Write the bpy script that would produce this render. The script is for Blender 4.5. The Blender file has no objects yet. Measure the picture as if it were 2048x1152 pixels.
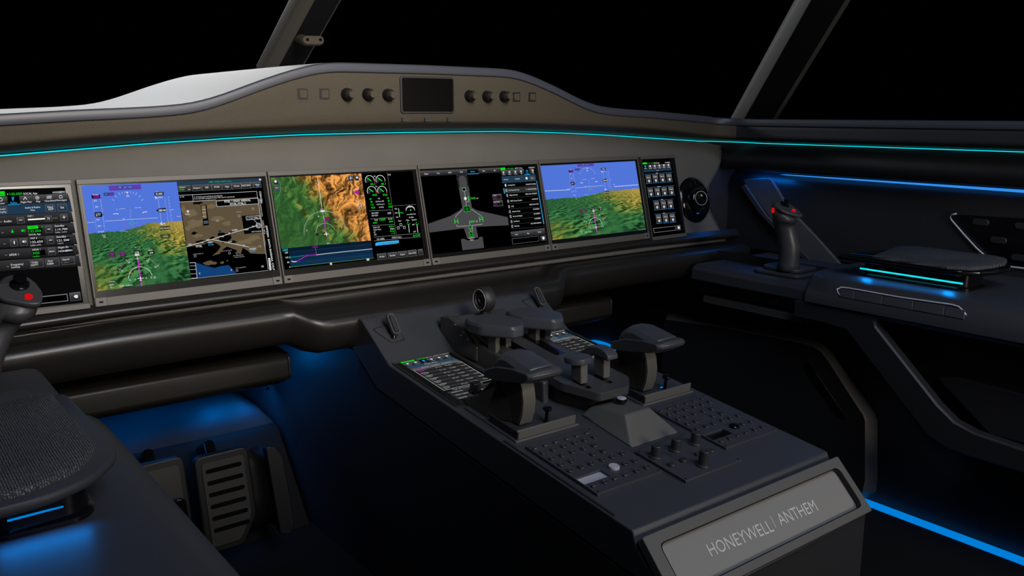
import bpy, bmesh, math, random
from mathutils import Matrix, Vector
random.seed(4)
V = Vector
scene = bpy.context.scene
COL = scene.collection
CX = 1.068                      # centre line of the flight deck; heights are measured from eye level until the end
# ---------------------------------------------------------------- camera maths (used to read real positions off known planes)
FPX = 1737.0; YAW = math.radians(37.6); PIT = math.radians(11.42)
cr = V((math.cos(YAW), -math.sin(YAW), 0))
cf = V((math.sin(YAW)*math.cos(PIT), math.cos(YAW)*math.cos(PIT), -math.sin(PIT)))
cu = cr.cross(cf)
def ray(px, py): return cf + cr*((px-1024)/FPX) - cu*((py-576)/FPX)
def hy(px, py, y): d = ray(px, py); return d*(y/d.y)
def hx(px, py, x): d = ray(px, py); return d*(x/d.x)
def hz(px, py, z): d = ray(px, py); return d*(z/d.z)
def hp(px, py, p0, n): d = ray(px, py); return d*(V(p0).dot(n)/d.dot(n))
# ---------------------------------------------------------------- materials
def lin(c):
    c = c/255.0
    return c/12.92 if c <= 0.04045 else ((c+0.055)/1.055)**2.4
def S(r, g, b): return (lin(r), lin(g), lin(b), 1)
def newmat(name):
    m = bpy.data.materials.new(name); m.use_nodes = True
    nt = m.node_tree; b = nt.nodes['Principled BSDF']
    return m, nt, b
def plain(name, col, rough=.5, metal=0, spec=.5, grain=0, gscale=600, var=0.0, coat=0):
    m, nt, b = newmat(name)
    b.inputs['Base Color'].default_value = col
    b.inputs['Roughness'].default_value = rough; b.inputs['Metallic'].default_value = metal
    b.inputs['Specular IOR Level'].default_value = spec
    if coat: b.inputs['Coat Weight'].default_value = coat; b.inputs['Coat Roughness'].default_value = .08
    tc = nt.nodes.new('ShaderNodeTexCoord')
    if grain:
        n = nt.nodes.new('ShaderNodeTexNoise'); n.inputs['Scale'].default_value = gscale; n.inputs['Detail'].default_value = 3
        bu = nt.nodes.new('ShaderNodeBump'); bu.inputs['Strength'].default_value = grain; bu.inputs['Distance'].default_value = .002
        nt.links.new(tc.outputs['Object'], n.inputs['Vector']); nt.links.new(n.outputs['Fac'], bu.inputs['Height'])
        nt.links.new(bu.outputs['Normal'], b.inputs['Normal'])
    if var:
        n = nt.nodes.new('ShaderNodeTexNoise'); n.inputs['Scale'].default_value = 9; n.inputs['Detail'].default_value = 4
        mx = nt.nodes.new('ShaderNodeMixRGB'); mx.blend_type = 'MULTIPLY'; mx.inputs[0].default_value = 1
        mp = nt.nodes.new('ShaderNodeMapRange'); mp.inputs[1].default_value = .3; mp.inputs[2].default_value = .7
        mp.inputs[3].default_value = 1-var; mp.inputs[4].default_value = 1+var
        nt.links.new(tc.outputs['Object'], n.inputs['Vector']); nt.links.new(n.outputs['Fac'], mp.inputs[0])
        mx.inputs[1].default_value = col; nt.links.new(mp.outputs[0], mx.inputs[2]); nt.links.new(mx.outputs[0], b.inputs['Base Color'])
    return m
def glow(name, col, s=1.0):
    m = bpy.data.materials.new(name); m.use_nodes = True; nt = m.node_tree; nt.nodes.clear()
    e = nt.nodes.new('ShaderNodeEmission'); o = nt.nodes.new('ShaderNodeOutputMaterial')
    e.inputs[0].default_value = col; e.inputs[1].default_value = s
    nt.links.new(e.outputs[0], o.inputs[0]); return m
_ink = {}
def ink(r, g, b):
    k = (r, g, b)
    if k not in _ink: _ink[k] = glow('ink_%d_%d_%d' % k, S(r, g, b), 1)
    return _ink[k]
M = {}
M['plastic'] = plain('charcoal_plastic', (.043, .045, .054, 1), .5, grain=.08, gscale=900)
M['plastic_dark'] = plain('black_plastic', (.018, .018, .02, 1), .5)
M['panel_dark'] = plain('dark_liner', (.02, .02, .023, 1), .45, var=.08)
M['gloss'] = plain('gloss_black', (.004, .004, .005, 1), .12)
M['fascia'] = plain('grey_fabric_fascia', (.098, .093, .085, 1), .8, grain=.3, gscale=1500, var=.06)
M['leather'] = plain('brown_leather', (.054, .045, .031, 1), .6, spec=.3, grain=.6, gscale=700)
M['lip'] = plain('slate_edge_trim', (.042, .046, .062, 1), .45)
M['deck'] = plain('pale_deck', (.34, .34, .34, 1), .55)
M['pad'] = plain('soft_black_leather', (.0145, .0132, .012, 1), .36, grain=.03, gscale=500)
M['bezel'] = plain('taupe_bezel', (.082, .077, .069, 1), .5)
M['button'] = plain('button_rubber', (.03, .031, .034, 1), .4)
M['lever'] = plain('lever_plastic', (.05, .05, .054, 1), .38)
M['frame'] = plain('nameplate_frame', (.105, .101, .093, 1), .5)
M['plate'] = plain('nameplate_metal', (.23, .222, .205, 1), .45, grain=.15, gscale=1200)
M['silver'] = plain('silver', (.60, .60, .66, 1), .3)
M['letter'] = plain('light_lettering', (.62, .6, .56, 1), .4)
M['post'] = plain('post_paint', (.075, .072, .062, 1), .55)
M['post_dark'] = plain('post_inner', (.006, .006, .007, 1), .7, spec=.1)
M['rest'] = plain('slate_lever_pad', (.05, .053, .066, 1), .42)
M['pale_highlight'] = plain('fine_edge_highlight', (.12, .12, .115, 1), .4)
M['carpet'] = plain('carpet', (.009, .009, .009, 1), .95, spec=.1, grain=.8, gscale=1500)
M['metal'] = plain('pedal_face', (.034, .032, .027, 1), .5, spec=.25, grain=.2, gscale=1500)
M['cap'] = plain('pale_cap', (.42, .42, .47, 1), .4)
M['red'] = glow('red_button_light', (1, .01, .01, 1), .55)
M['cyan'] = glow('cyan_light', (.01, .80, .92, 1), 1.0)
M['blue'] = glow('blue_light', (.0, .205, .68, 1), 1.0)
M['blue_strong'] = glow('blue_lamp', (.0, .22, 1, 1), 10)
M['ledge'] = glow('blue_ledge_lamp', (.03, .27, .85, 1), 1.0)
def mesh_fabric(name='woven_mesh', dens=1500):
    m, nt, b = newmat(name)
    tc = nt.nodes.new('ShaderNodeTexCoord')
    w1 = nt.nodes.new('ShaderNodeTexWave'); w1.wave_type = 'BANDS'; w1.bands_direction = 'X'; w1.inputs['Scale'].default_value = dens/12
    w1.inputs['Distortion'].default_value = 5; w1.inputs['Detail'].default_value = 3; w1.inputs['Detail Scale'].default_value = 6
    w2 = nt.nodes.new('ShaderNodeTexWave'); w2.wave_type = 'BANDS'; w2.bands_direction = 'Y'; w2.inputs['Scale'].default_value = dens/8
    w2.inputs['Distortion'].default_value = 7; w2.inputs['Detail'].default_value = 3
    mu = nt.nodes.new('ShaderNodeMath'); mu.operation = 'MULTIPLY'
    n = nt.nodes.new('ShaderNodeTexNoise'); n.inputs['Scale'].default_value = dens
    ad = nt.nodes.new('ShaderNodeMath'); ad.operation = 'MULTIPLY'
    cr_ = nt.nodes.new('ShaderNodeValToRGB')
    cr_.color_ramp.elements[0].position = .05; cr_.color_ramp.elements[0].color = (.008, .008, .01, 1)
    cr_.color_ramp.elements[1].position = .38; cr_.color_ramp.elements[1].color = (.2, .2, .22, 1)
    for w in (w1, w2, n): nt.links.new(tc.outputs['Object'], w.inputs['Vector'])
    nt.links.new(w1.outputs['Fac'], mu.inputs[0]); nt.links.new(w2.outputs['Fac'], mu.inputs[1])
    nt.links.new(mu.outputs[0], ad.inputs[0]); nt.links.new(n.outputs['Fac'], ad.inputs[1])
    nt.links.new(ad.outputs[0], cr_.inputs[0]); nt.links.new(cr_.outputs[0], b.inputs['Base Color'])
    bu = nt.nodes.new('ShaderNodeBump'); bu.inputs['Strength'].default_value = .6; bu.inputs['Distance'].default_value = .002
    nt.links.new(ad.outputs[0], bu.inputs['Height']); nt.links.new(bu.outputs[0], b.inputs['Normal'])
    b.inputs['Roughness'].default_value = .7
    return m
M['weave'] = mesh_fabric()
M['console'] = plain('console_plastic', (.040, .041, .048, 1), .5, spec=.35, grain=.05, gscale=900)
M['beam'] = plain('beam_padding', (.011, .0098, .0075, 1), .45, spec=.3)
M['footwell'] = plain('footwell_lining', (.009, .0085, .008, 1), .7, spec=.1)
M['shoe'] = plain('pedal_rubber', (.008, .008, .009, 1), .45, spec=.3)
M['hump'] = plain('footwell_hump', (.022, .027, .034, 1), .75, spec=.2)
def perforated():
    m, nt, b = newmat('perforated_panel')
    tc = nt.nodes.new('ShaderNodeTexCoord')
    v = nt.nodes.new('ShaderNodeTexVoronoi'); v.inputs['Scale'].default_value = 400; v.inputs['Randomness'].default_value = 0
    c = nt.nodes.new('ShaderNodeValToRGB'); c.color_ramp.elements[0].position = .28; c.color_ramp.elements[0].color = (.004, .004, .005, 1)
    c.color_ramp.elements[1].position = .36; c.color_ramp.elements[1].color = (.12, .12, .13, 1)
    nt.links.new(tc.outputs['Object'], v.inputs['Vector']); nt.links.new(v.outputs['Distance'], c.inputs[0]); nt.links.new(c.outputs[0], b.inputs['Base Color'])
    b.inputs['Roughness'].default_value = .35
    return m
M['perf'] = perforated()
# node maths helpers for the moving-map pictures
class NT:
    def __init__(s, name):
        s.m = bpy.data.materials.new(name); s.m.use_nodes = True; s.nt = s.m.node_tree; s.nt.nodes.clear()
        uv = s.nt.nodes.new('ShaderNodeUVMap'); uv.uv_map = 'UVMap'
        sp = s.nt.nodes.new('ShaderNodeSeparateXYZ'); s.nt.links.new(uv.outputs[0], sp.inputs[0])
        s.u, s.v = sp.outputs[0], sp.outputs[1]
    def k(s, op, a, b=None, clamp=False):
        n = s.nt.nodes.new('ShaderNodeMath'); n.operation = op; n.use_clamp = clamp
        for i, x in enumerate((a, b)):
            if x is None: continue
            if isinstance(x, (int, float)): n.inputs[i].default_value = x
            else: s.nt.links.new(x, n.inputs[i])
        return n.outputs[0]
    def vec(s, x, y, z=0.0):
        n = s.nt.nodes.new('ShaderNodeCombineXYZ')
        for i, q in enumerate((x, y, z)):
            if isinstance(q, (int, float)): n.inputs[i].default_value = q
            else: s.nt.links.new(q, n.inputs[i])
        return n.outputs[0]
    def noise(s, vec, scale, detail=6, rough=.55, kind=None):
        n = s.nt.nodes.new('ShaderNodeTexNoise'); n.inputs['Scale'].default_value = scale; n.inputs['Detail'].default_value = detail
        n.inputs['Roughness'].default_value = rough
        if kind: n.noise_type = kind; n.normalize = True
        s.nt.links.new(vec, n.inputs['Vector']); return n.outputs['Fac']
    def ramp(s, x, stops):
        n = s.nt.nodes.new('ShaderNodeValToRGB'); e = n.color_ramp.elements
        e[0].position, e[0].color = stops[0][0], stops[0][1]; e[1].position, e[1].color = stops[-1][0], stops[-1][1]
        for p, c in stops[1:-1]: q = e.new(p); q.color = c
        s.nt.links.new(x, n.inputs[0]); return n.outputs[0]
    def mix(s, f, a, b, mode='MIX'):
        n = s.nt.nodes.new('ShaderNodeMixRGB'); n.blend_type = mode
        for i, x in enumerate((f, a, b)):
            if isinstance(x, (int, float)): n.inputs[i].default_value = x
            elif isinstance(x, tuple): n.inputs[i].default_value = x
            else: s.nt.links.new(x, n.inputs[i])
        return n.outputs[0]
    def out(s, c, st=1.0):
        e = s.nt.nodes.new('ShaderNodeEmission'); o = s.nt.nodes.new('ShaderNodeOutputMaterial')
        s.nt.links.new(c, e.inputs[0]); e.inputs[1].default_value = st; s.nt.links.new(e.outputs[0], o.inputs[0]); return s.m
def terrain_view():
    t = NT('terrain_view_picture')
    hor = t.k('ADD', .455, t.k('MULTIPLY', t.k('GREATER_THAN', t.u, .36), 0.0))
    rise = t.k('MULTIPLY', t.k('SUBTRACT', t.k('MULTIPLY', t.k('SUBTRACT', t.u, .38), 4.0, True), 0.0, True), -.055)
    sk = t.k('ADD', t.k('ADD', hor, rise), t.k('MULTIPLY', t.k('SUBTRACT', t.noise(t.vec(t.u, 0.3), 22, 3), .5), .03))
    g = t.k('GREATER_THAN', t.v, sk)
    d = t.k('MAXIMUM', t.k('SUBTRACT', t.v, .33), .05)
    q = t.k('DIVIDE', .5, d)
    p = t.k('MULTIPLY', t.k('SUBTRACT', t.u, .5), t.k('MULTIPLY', q, 1.6))
    h1 = t.noise(t.vec(t.k('MULTIPLY', p, .8), t.k('MULTIPLY', q, 1.5)), 6.5, 6, .52)
    h2 = t.noise(t.vec(t.k('MULTIPLY', t.k('ADD', p, .05), .8), t.k('MULTIPLY', t.k('ADD', q, -.02), 1.5)), 6.5, 6, .52)
    sh = t.k('ADD', .62, t.k('MULTIPLY', t.k('SUBTRACT', h1, h2), 7.0), True)
    big = t.noise(t.vec(p, q, 3.7), 1.3, 2, .5)
    # yellow uplands to the upper right and lower left
    reg = t.k('ADD', t.k('MULTIPLY', t.k('SUBTRACT', t.u, .42), t.k('SUBTRACT', .78, t.v)), 0.0)
    reg = t.k('ADD', t.k('MULTIPLY', reg, 3.5), t.k('MULTIPLY', t.k('SUBTRACT', t.noise(t.vec(p, q, 8.1), 5, 5), .5), 1.0))
    reg = t.k('ADD', t.k('ADD', reg, t.k('MULTIPLY', t.k('SUBTRACT', big, .5), .6)), .33, True)
    col = t.ramp(reg, [(0, S(48, 98, 60)), (.38, S(54, 112, 66)), (.52, S(86, 118, 56)), (.68, S(150, 140, 64)), (1, S(186, 160, 78))])
    shc = t.ramp(sh, [(0, (.12, .14, .14, 1)), (.5, (.62, .64, .6, 1)), (1, (1.5, 1.5, 1.35, 1))])
    flat = t.ramp(t.noise(t.vec(p, q, 5.5), 2.2, 2), [(.36, (.8, .8, .8, 1)), (.56, (.05, .05, .05, 1))])
    shc = t.mix(flat, shc, (.78, .8, .76, 1))
    col = t.mix(1.0, col, shc, 'MULTIPLY')
    return t.out(t.mix(g, S(80, 116, 216), col))
def relief_map():
    t = NT('relief_map_picture')
    P = t.vec(t.u, t.v); P2 = t.vec(t.k('ADD', t.u, .006), t.k('ADD', t.v, .006))
    w = t.noise(P, 3, 3)
    def H(off):
        return t.noise(t.vec(t.k('ADD', t.k('ADD', t.k('MULTIPLY', t.u, 1.25), off), t.k('MULTIPLY', w, .5)), t.k('MULTIPLY', t.k('ADD', t.v, off), .6)), 8, 6, .5)
    sh = t.k('ADD', .6, t.k('MULTIPLY', t.k('SUBTRACT', H(0.0), H(.016)), 7.5), True)
    line = t.k('SUBTRACT', t.k('ADD', t.k('MULTIPLY', t.u, 1.0), t.k('MULTIPLY', t.v, -.52)), .15)
    reg = t.k('ADD', t.k('MULTIPLY', line, 1.9), t.k('MULTIPLY', t.k('SUBTRACT', t.noise(P, 5.5, 5), .5), .75))
    d2 = t.k('ABSOLUTE', t.k('SUBTRACT', t.k('SUBTRACT', t.v, t.k('MULTIPLY', t.u, 1.75)), -.02))
    ridge = t.k('MULTIPLY', t.k('SUBTRACT', .13, d2, True), 3.6)
    reg = t.k('ADD', t.k('ADD', reg, ridge), .22, True)
    col = t.ramp(reg, [(0, S(62, 112, 58)), (.35, S(78, 125, 60)), (.52, S(128, 126, 60)), (.68, S(192, 132, 64)), (1, S(206, 140, 72))])
    rough = t.ramp(reg, [(0, (.75, .75, .75, 1)), (.5, (.25, .25, .25, 1)), (1, (0, 0, 0, 1))])
    shc = t.ramp(sh, [(0, (.05, .05, .05, 1)), (.5, (.42, .42, .42, 1)), (.75, (.95, .93, .9, 1)), (1, (1.5, 1.45, 1.3, 1))])
    shc = t.mix(rough, shc, (.62, .64, .6, 1))
    return t.out(t.mix(1.0, col, shc, 'MULTIPLY'))
def grad_pic(name, stops):
    t = NT(name); return t.out(t.ramp(t.v, stops))
M['terrain'] = terrain_view(); M['relief'] = relief_map()
M['key'] = grad_pic('soft_key_picture', [(0, S(82, 82, 84)), (.5, S(52, 52, 54)), (1, S(28, 28, 30))])
M['row'] = grad_pic('list_row_picture', [(0, S(52, 52, 54)), (1, S(24, 24, 25))])
M['profile'] = grad_pic('profile_picture', [(0, S(6, 22, 42)), (1, S(14, 50, 82))])
M['fuselage'] = grad_pic('silhouette_picture', [(0, S(72, 72, 75)), (1, S(62, 62, 64))])
M['screen_black'] = None
def screen_black():
    m, nt, b = newmat('screen_black'); b.inputs['Base Color'].default_value = (.002, .002, .002, 1); b.inputs['Roughness'].default_value = .25
    b.inputs['Specular IOR Level'].default_value = .2
    return m
M['screen_black'] = screen_black()
M['glassy'] = plain('display_glass_border', (.006, .006, .006, 1), .2, spec=.3)
# ---------------------------------------------------------------- mesh helpers
def link(o, parent=None):
    COL.objects.link(o)
    if parent is not None:
        o.parent = parent
        o.matrix_parent_inverse = parent.matrix_world.inverted() if parent.matrix_world != Matrix() else Matrix()
    return o
def world_loc(o):
    # world matrix without needing a depsgraph update
    m = o.matrix_basis.copy()
    p = o
    while p.parent is not None:
        m = p.parent.matrix_basis @ p.matrix_parent_inverse @ m if False else p.matrix_parent_inverse @ m
        p = p.parent; m = p.matrix_basis @ m
    return m
def attach(o, parent):
    COL.objects.link(o)
    if parent is not None:
        o.parent = parent; o.matrix_parent_inverse = world_loc(parent).inverted()
    return o
def mobj(name, vs, fs, mat, parent=None, smooth=False, bevel=0, seg=2, mats=None, mi=None, uv=None, mw=None, angle=35, sub=0):
    me = bpy.data.meshes.new(name)
    me.from_pydata([tuple(v) for v in vs], [], fs); me.update()
    if mats:
        for m in mats: me.materials.append(m)
        if mi: me.polygons.foreach_set('material_index', mi)
    else: me.materials.append(mat)
    bm = bmesh.new(); bm.from_mesh(me)
    if not uv: bmesh.ops.recalc_face_normals(bm, faces=bm.faces)
    bm.to_mesh(me); bm.free()
    if uv:
        l = me.uv_layers.new(name='UVMap')
        for i, p in enumerate(me.polygons):
            for li, vi in zip(p.loop_indices, p.vertices): l.data[li].uv = uv[vi]
    o = bpy.data.objects.new(name, me)
    if mw is not None: o.matrix_basis = mw
    attach(o, parent)
    if smooth or bevel:
        me.polygons.foreach_set('use_smooth', [True]*len(me.polygons))
        if not smooth or smooth == 'auto':
            try: me.set_sharp_from_angle(angle=math.radians(angle))
            except Exception: pass
    if bevel:
        b = o.modifiers.new('bevel', 'BEVEL'); b.width = bevel; b.segments = seg; b.limit_method = 'ANGLE'; b.angle_limit = math.radians(30)
        b.harden_normals = False
    if sub:
        s = o.modifiers.new('sub', 'SUBSURF'); s.levels = s.render_levels = sub
    return o
def tagged(o, label=None, cat=None, group=None, kind=None):
    if label: o['label'] = label
    if cat: o['category'] = cat
    if group: o['group'] = group
    if kind: o['kind'] = kind
    return o
def thing(name, label, cat, loc, group=None):
    o = bpy.data.objects.new(name, None); o.empty_display_size = .05; o.location = loc; COL.objects.link(o)
    return tagged(o, label, cat, group)
def prism(poly, vec):
    """poly: 3-D points of one end, vec: the extrusion."""
    n = len(poly); a = [V(p) for p in poly]; b = [p+V(vec) for p in a]
    return a+b, [tuple(range(n))[::-1], tuple(range(n, 2*n))]+[(i, (i+1) % n, n+(i+1) % n, n+i) for i in range(n)]
def boxv(x0, x1, y0, y1, z0, z1):
    return prism([(x0, y0, z0), (x1, y0, z0), (x1, y1, z0), (x0, y1, z0)], (0, 0, z1-z0))
def join(*vf):
    vs, fs = [], []
    for v, f in vf:
        k = len(vs); vs += list(v); fs += [tuple(i+k for i in q) for q in f]
    return vs, fs
def grid(rows, closed=False):
    """rows: list of equally long point lists -> quad surface."""
    n = len(rows[0]); vs = [V(p) for r in rows for p in r]; fs = []
    for i in range(len(rows)-1):
        for j in range(n if closed else n-1):
            k = (j+1) % n
            fs.append((i*n+j, i*n+k, (i+1)*n+k, (i+1)*n+j))
    return vs, fs
def loft(rows):
    vs, fs = grid(rows, True); n = len(rows[0])
    fs.append(tuple(range(n))[::-1]); fs.append(tuple(range((len(rows)-1)*n, len(rows)*n)))
    return vs, fs
def chaikin(pts, k=2, closed=False):
    pts = [V(p) for p in pts]
    for _ in range(k):
        out = [] if closed else [pts[0]]
        m = len(pts) if closed else len(pts)-1
        for i in range(m):
            a, b = pts[i], pts[(i+1) % len(pts)]
            out += [a*.75+b*.25, a*.25+b*.75]
        if not closed: out.append(pts[-1])
        pts = out
    return pts
def rrect(w, h, r, n=5, cx=0, cy=0):
    out = []
    for sx, sy, a0 in ((1, 1, 0), (-1, 1, 90), (-1, -1, 180), (1, -1, 270)):
        for i in range(n+1):
            a = math.radians(a0+90*i/n)
            out.append((cx+sx*(w/2-r)+r*math.cos(a), cy+sy*(h/2-r)+r*math.sin(a)))
    return out
def roundpoly(pts, r, n=4):
    """2-D polygon with its corners rounded."""
    out = []; m = len(pts); rr = r if isinstance(r, (list, tuple)) else [r]*m
    for i in range(m):
        p = V((pts[i][0], pts[i][1])); a = V((pts[i-1][0], pts[i-1][1])); b = V((pts[(i+1) % m][0], pts[(i+1) % m][1]))
        da, db = (a-p), (b-p); q = min(rr[i], da.length*.45, db.length*.45)
        s, e = p+da.normalized()*q, p+db.normalized()*q
        for k in range(n+1):
            t = k/n; c = s*(1-t)**2+p*2*t*(1-t)+e*t*t; out.append((c.x, c.y))
    return out
def circ(r, n=24, cx=0, cy=0): return [(cx+r*math.cos(2*math.pi*i/n), cy+r*math.sin(2*math.pi*i/n)) for i in range(n)]
def lathe(prof, n=24):
    """prof: (radius, height) pairs -> closed solid round Z."""
    rows = [[(r*math.cos(2*math.pi*i/n), r*math.sin(2*math.pi*i/n), z) for i in range(n)] for r, z in prof]
    return loft(rows)
def tube(path, r, n=8, closed=False):
    P = [V(p) for p in path]; rows = []
    up = V((0, 0, 1))
    for i, p in enumerate(P):
        a = P[i-1] if (i > 0 or closed) else P[i]; b = P[(i+1) % len(P)] if (i < len(P)-1 or closed) else P[i]
        t = (b-a).normalized(); s = t.cross(up)
        if s.length < 1e-3: s = t.cross(V((1, 0, 0)))
        s.normalize(); w = s.cross(t)
        rr = r[i] if isinstance(r, (list, tuple)) else r
        rows.append([p+s*rr*math.cos(2*math.pi*k/n)+w*rr*math.sin(2*math.pi*k/n) for k in range(n)])
    if closed: return grid(rows+[rows[0]], True)
    return loft(rows)
class Plane:
    """a flat working surface: U to the right, W down/towards you, N out of it."""
    def __init__(s, o, u, w):
        s.o, s.u, s.w = V(o), V(u).normalized(), V(w).normalized(); s.n = s.w.cross(s.u).normalized()
    def p(s, a, b, h=0): return s.o+s.u*a+s.w*b+s.n*h
    def at(s, px, py, h=0):
        q = hp(px, py, s.o+s.n*h, s.n)-s.o; return q.dot(s.u), q.dot(s.w)
    def mat(s, a, b, h=0, rot=0):
        m = Matrix.Identity(4); x, y = s.u, -s.w
        c, t = math.cos(rot), math.sin(rot)
        X, Y = x*c+y*t, y*c-x*t
        for i in range(3): m[i][0], m[i][1], m[i][2], m[i][3] = X[i], Y[i], s.n[i], s.p(a, b, h)[i]
        return m
    def slab(s, poly, h0, h1): return prism([s.p(a, b, h0) for a, b in poly], s.n*(h1-h0))
_gl = {}
def glyphs(txt):
    if txt not in _gl:
        c = bpy.data.curves.new('t', 'FONT'); c.body = txt; c.resolution_u = 2; c.size = 1
        o = bpy.data.objects.new('t', c); me = bpy.data.meshes.new_from_object(o)
        vs = [(v.co.x, v.co.y) for v in me.vertices]; fs = [tuple(p.vertices) for p in me.polygons]
        bpy.data.objects.remove(o); bpy.data.curves.remove(c); bpy.data.meshes.remove(me)
        xs = [v[0] for v in vs] or [0]; ys = [v[1] for v in vs] or [0]
        _gl[txt] = (vs, fs, min(xs), max(xs))
    return _gl[txt]
class Canvas:
    """flat drawings that a display shows: everything lies on one plane, stacked in hair-thin layers."""
    def __init__(s, plane, h, crop=(0, 0, 1)):
        s.P, s.h, s.crop = plane, h, crop; s.v, s.f, s.uv, s.mi, s.mats = [], [], [], [], []
    def q(s, x, y):
        ox, oy, k = s.crop; return s.P.at(ox+x/k, oy+y/k, s.h)
    def m(s, mat):
        if isinstance(mat, tuple): mat = ink(*mat)
        if mat not in s.mats: s.mats.append(mat)
        return s.mats.index(mat)
    def raw(s, pts, faces, mat, uv=None, lay=0):
        k = len(s.v); s.v += [s.P.p(a, b, s.h+lay*.00012) for a, b in pts]; s.uv += uv or [(0, 0)]*len(pts)
        s.f += [tuple(i+k for i in f) for f in faces]; s.mi += [s.m(mat)]*len(faces)
    def poly(s, pts, mat, lay=1): s.raw([s.q(*p) for p in pts], [tuple(range(len(pts)))[::-1]], mat, lay=lay)
    def quad(s, a, b, c, d, mat, lay=1):      # tl, tr, br, bl
        s.raw([s.q(*a), s.q(*b), s.q(*c), s.q(*d)], [(0, 3, 2, 1)], mat, [(0, 0), (1, 0), (1, 1), (0, 1)], lay)
    def box(s, x0, y0, x1, y1, mat, lay=1, tilt=None):
        """rectangle upright on the display: spans from the top-left to the bottom-right given."""
        a, b = s.q(x0, y0), s.q(x1, y1)
        s.raw([(a[0], a[1]), (b[0], a[1]), (b[0], b[1]), (a[0], b[1])], [(0, 3, 2, 1)], mat, [(0, 0), (1, 0), (1, 1), (0, 1)], lay)
    def line(s, pts, wd, mat, lay=2, dash=None):
        k = s.crop[2]; Q = [V(s.q(*p)) for p in pts]
        e = (V(s.q(pts[0][0]+1, pts[0][1]))-V(s.q(*pts[0]))).length*wd/2
        for a, b in zip(Q, Q[1:]):
            d = b-a
            if d.length < 1e-7: continue
            t = d.normalized(); n = V((-t.y, t.x))*e
            segs = [(a, b)]
            if dash:
                L = dash; m = max(1, int(d.length/(2*L))); segs = [(a+t*2*L*i, a+t*(2*L*i+L)) for i in range(m)]
            for p, r in segs:
                s.raw([tuple(p-n), tuple(r-n), tuple(r+n), tuple(p+n)], [(0, 1, 2, 3)], mat, lay=lay)
    def frame(s, x0, y0, x1, y1, wd, mat, lay=2):
        a, b = s.q(x0, y0), s.q(x1, y1); e = (V(s.q(x0+1, y0))-V(s.q(x0, y0))).length*wd
        for r in ((a[0], a[1], b[0], a[1]+e), (a[0], b[1]-e, b[0], b[1]), (a[0], a[1], a[0]+e, b[1]), (b[0]-e, a[1], b[0], b[1])):
            s.raw([(r[0], r[1]), (r[2], r[1]), (r[2], r[3]), (r[0], r[3])], [(0, 3, 2, 1)], mat, lay=lay)
    def arc(s, cx, cy, r, a0, a1, wd, mat, lay=2, n=24, ratio=None):
        """r in crop pixels measured across; angles in degrees, 0 = right, 90 = up, on the display itself."""
        c = V(s.q(cx, cy)); R = (V(s.q(cx+r, cy))-c).length; e = R*wd/r/2
        for i in range(n):
            t0, t1 = math.radians(a0+(a1-a0)*i/n), math.radians(a0+(a1-a0)*(i+1)/n)
            pts = [tuple(c+V((math.cos(t)*q, -math.sin(t)*q))) for t, q in ((t0, R-e), (t0, R+e), (t1, R+e), (t1, R-e))]
            s.raw(pts, [(0, 1, 2, 3)], mat, lay=lay)
    def disc(s, cx, cy, r, mat, lay=2):
        c = V(s.q(cx, cy)); R = (V(s.q(cx+r, cy))-c).length
        s.raw([tuple(c+V((math.cos(t*math.pi/8)*R, math.sin(t*math.pi/8)*R))) for t in range(16)], [tuple(range(16))], mat, lay=lay)
    def text(s, txt, x, y, h, mat=(225, 225, 225), w=None, al='C', lay=3, rot=0):
        """baseline-centre at (x, y+h/2); h = height of the capitals in crop pixels; w = width in crop pixels."""
        vs, fs, x0, x1 = glyphs(txt)
        c = V(s.q(x, y)); H = (V(s.q(x, y+h/2))-V(s.q(x, y-h/2))).length/.72
        W = H if w is None else (V(s.q(x+w/2, y))-V(s.q(x-w/2, y))).length/max(x1-x0, .01)
        if w is None: W = H*.92
        off = {'C': -(x0+x1)/2, 'L': -x0, 'R': -x1}[al]
        pts = []
        ca, sa = math.cos(rot), math.sin(rot)
        for a, b in vs:
            X, Y = (a+off)*W, -(b-.36)*H
            pts.append((c.x+X*ca-Y*sa, c.y+X*sa+Y*ca))
        s.raw(pts, fs, mat, lay=lay)
    def key(s, x0, y0, x1, y1, txt='', h=None, col=(225, 225, 225), line=None):
        s.box(x0, y0, x1, y1, M['key'], 2); s.frame(x0, y0, x1, y1, 2, (110, 110, 112), 3)
        if txt: s.text(txt, (x0+x1)/2, (y0+y1)/2, h or (y1-y0)*.36, col, lay=4)
    def done(s, name, parent):
        return mobj(name, s.v, s.f, None, parent, mats=s.mats, mi=s.mi, uv=s.uv)
# ================================================================ THE SETTING
def extr_y(prof, y0, y1):                      # profile (X, z) swept along Y
    return grid([[(x, y, z) for x, z in prof] for y in (y0, y1)])
def struct(name, vf, mat, **k):
    return tagged(mobj(name, vf[0], vf[1], mat, **k), kind='structure')
struct('floor', boxv(-.4, 2.5, -.4, 2.62, -1.03, -1.001), M['carpet'])
struct('wall_front', boxv(-.1, 2.5, 2.56, 2.62, -1.0, -.02), M['panel_dark'])
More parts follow.
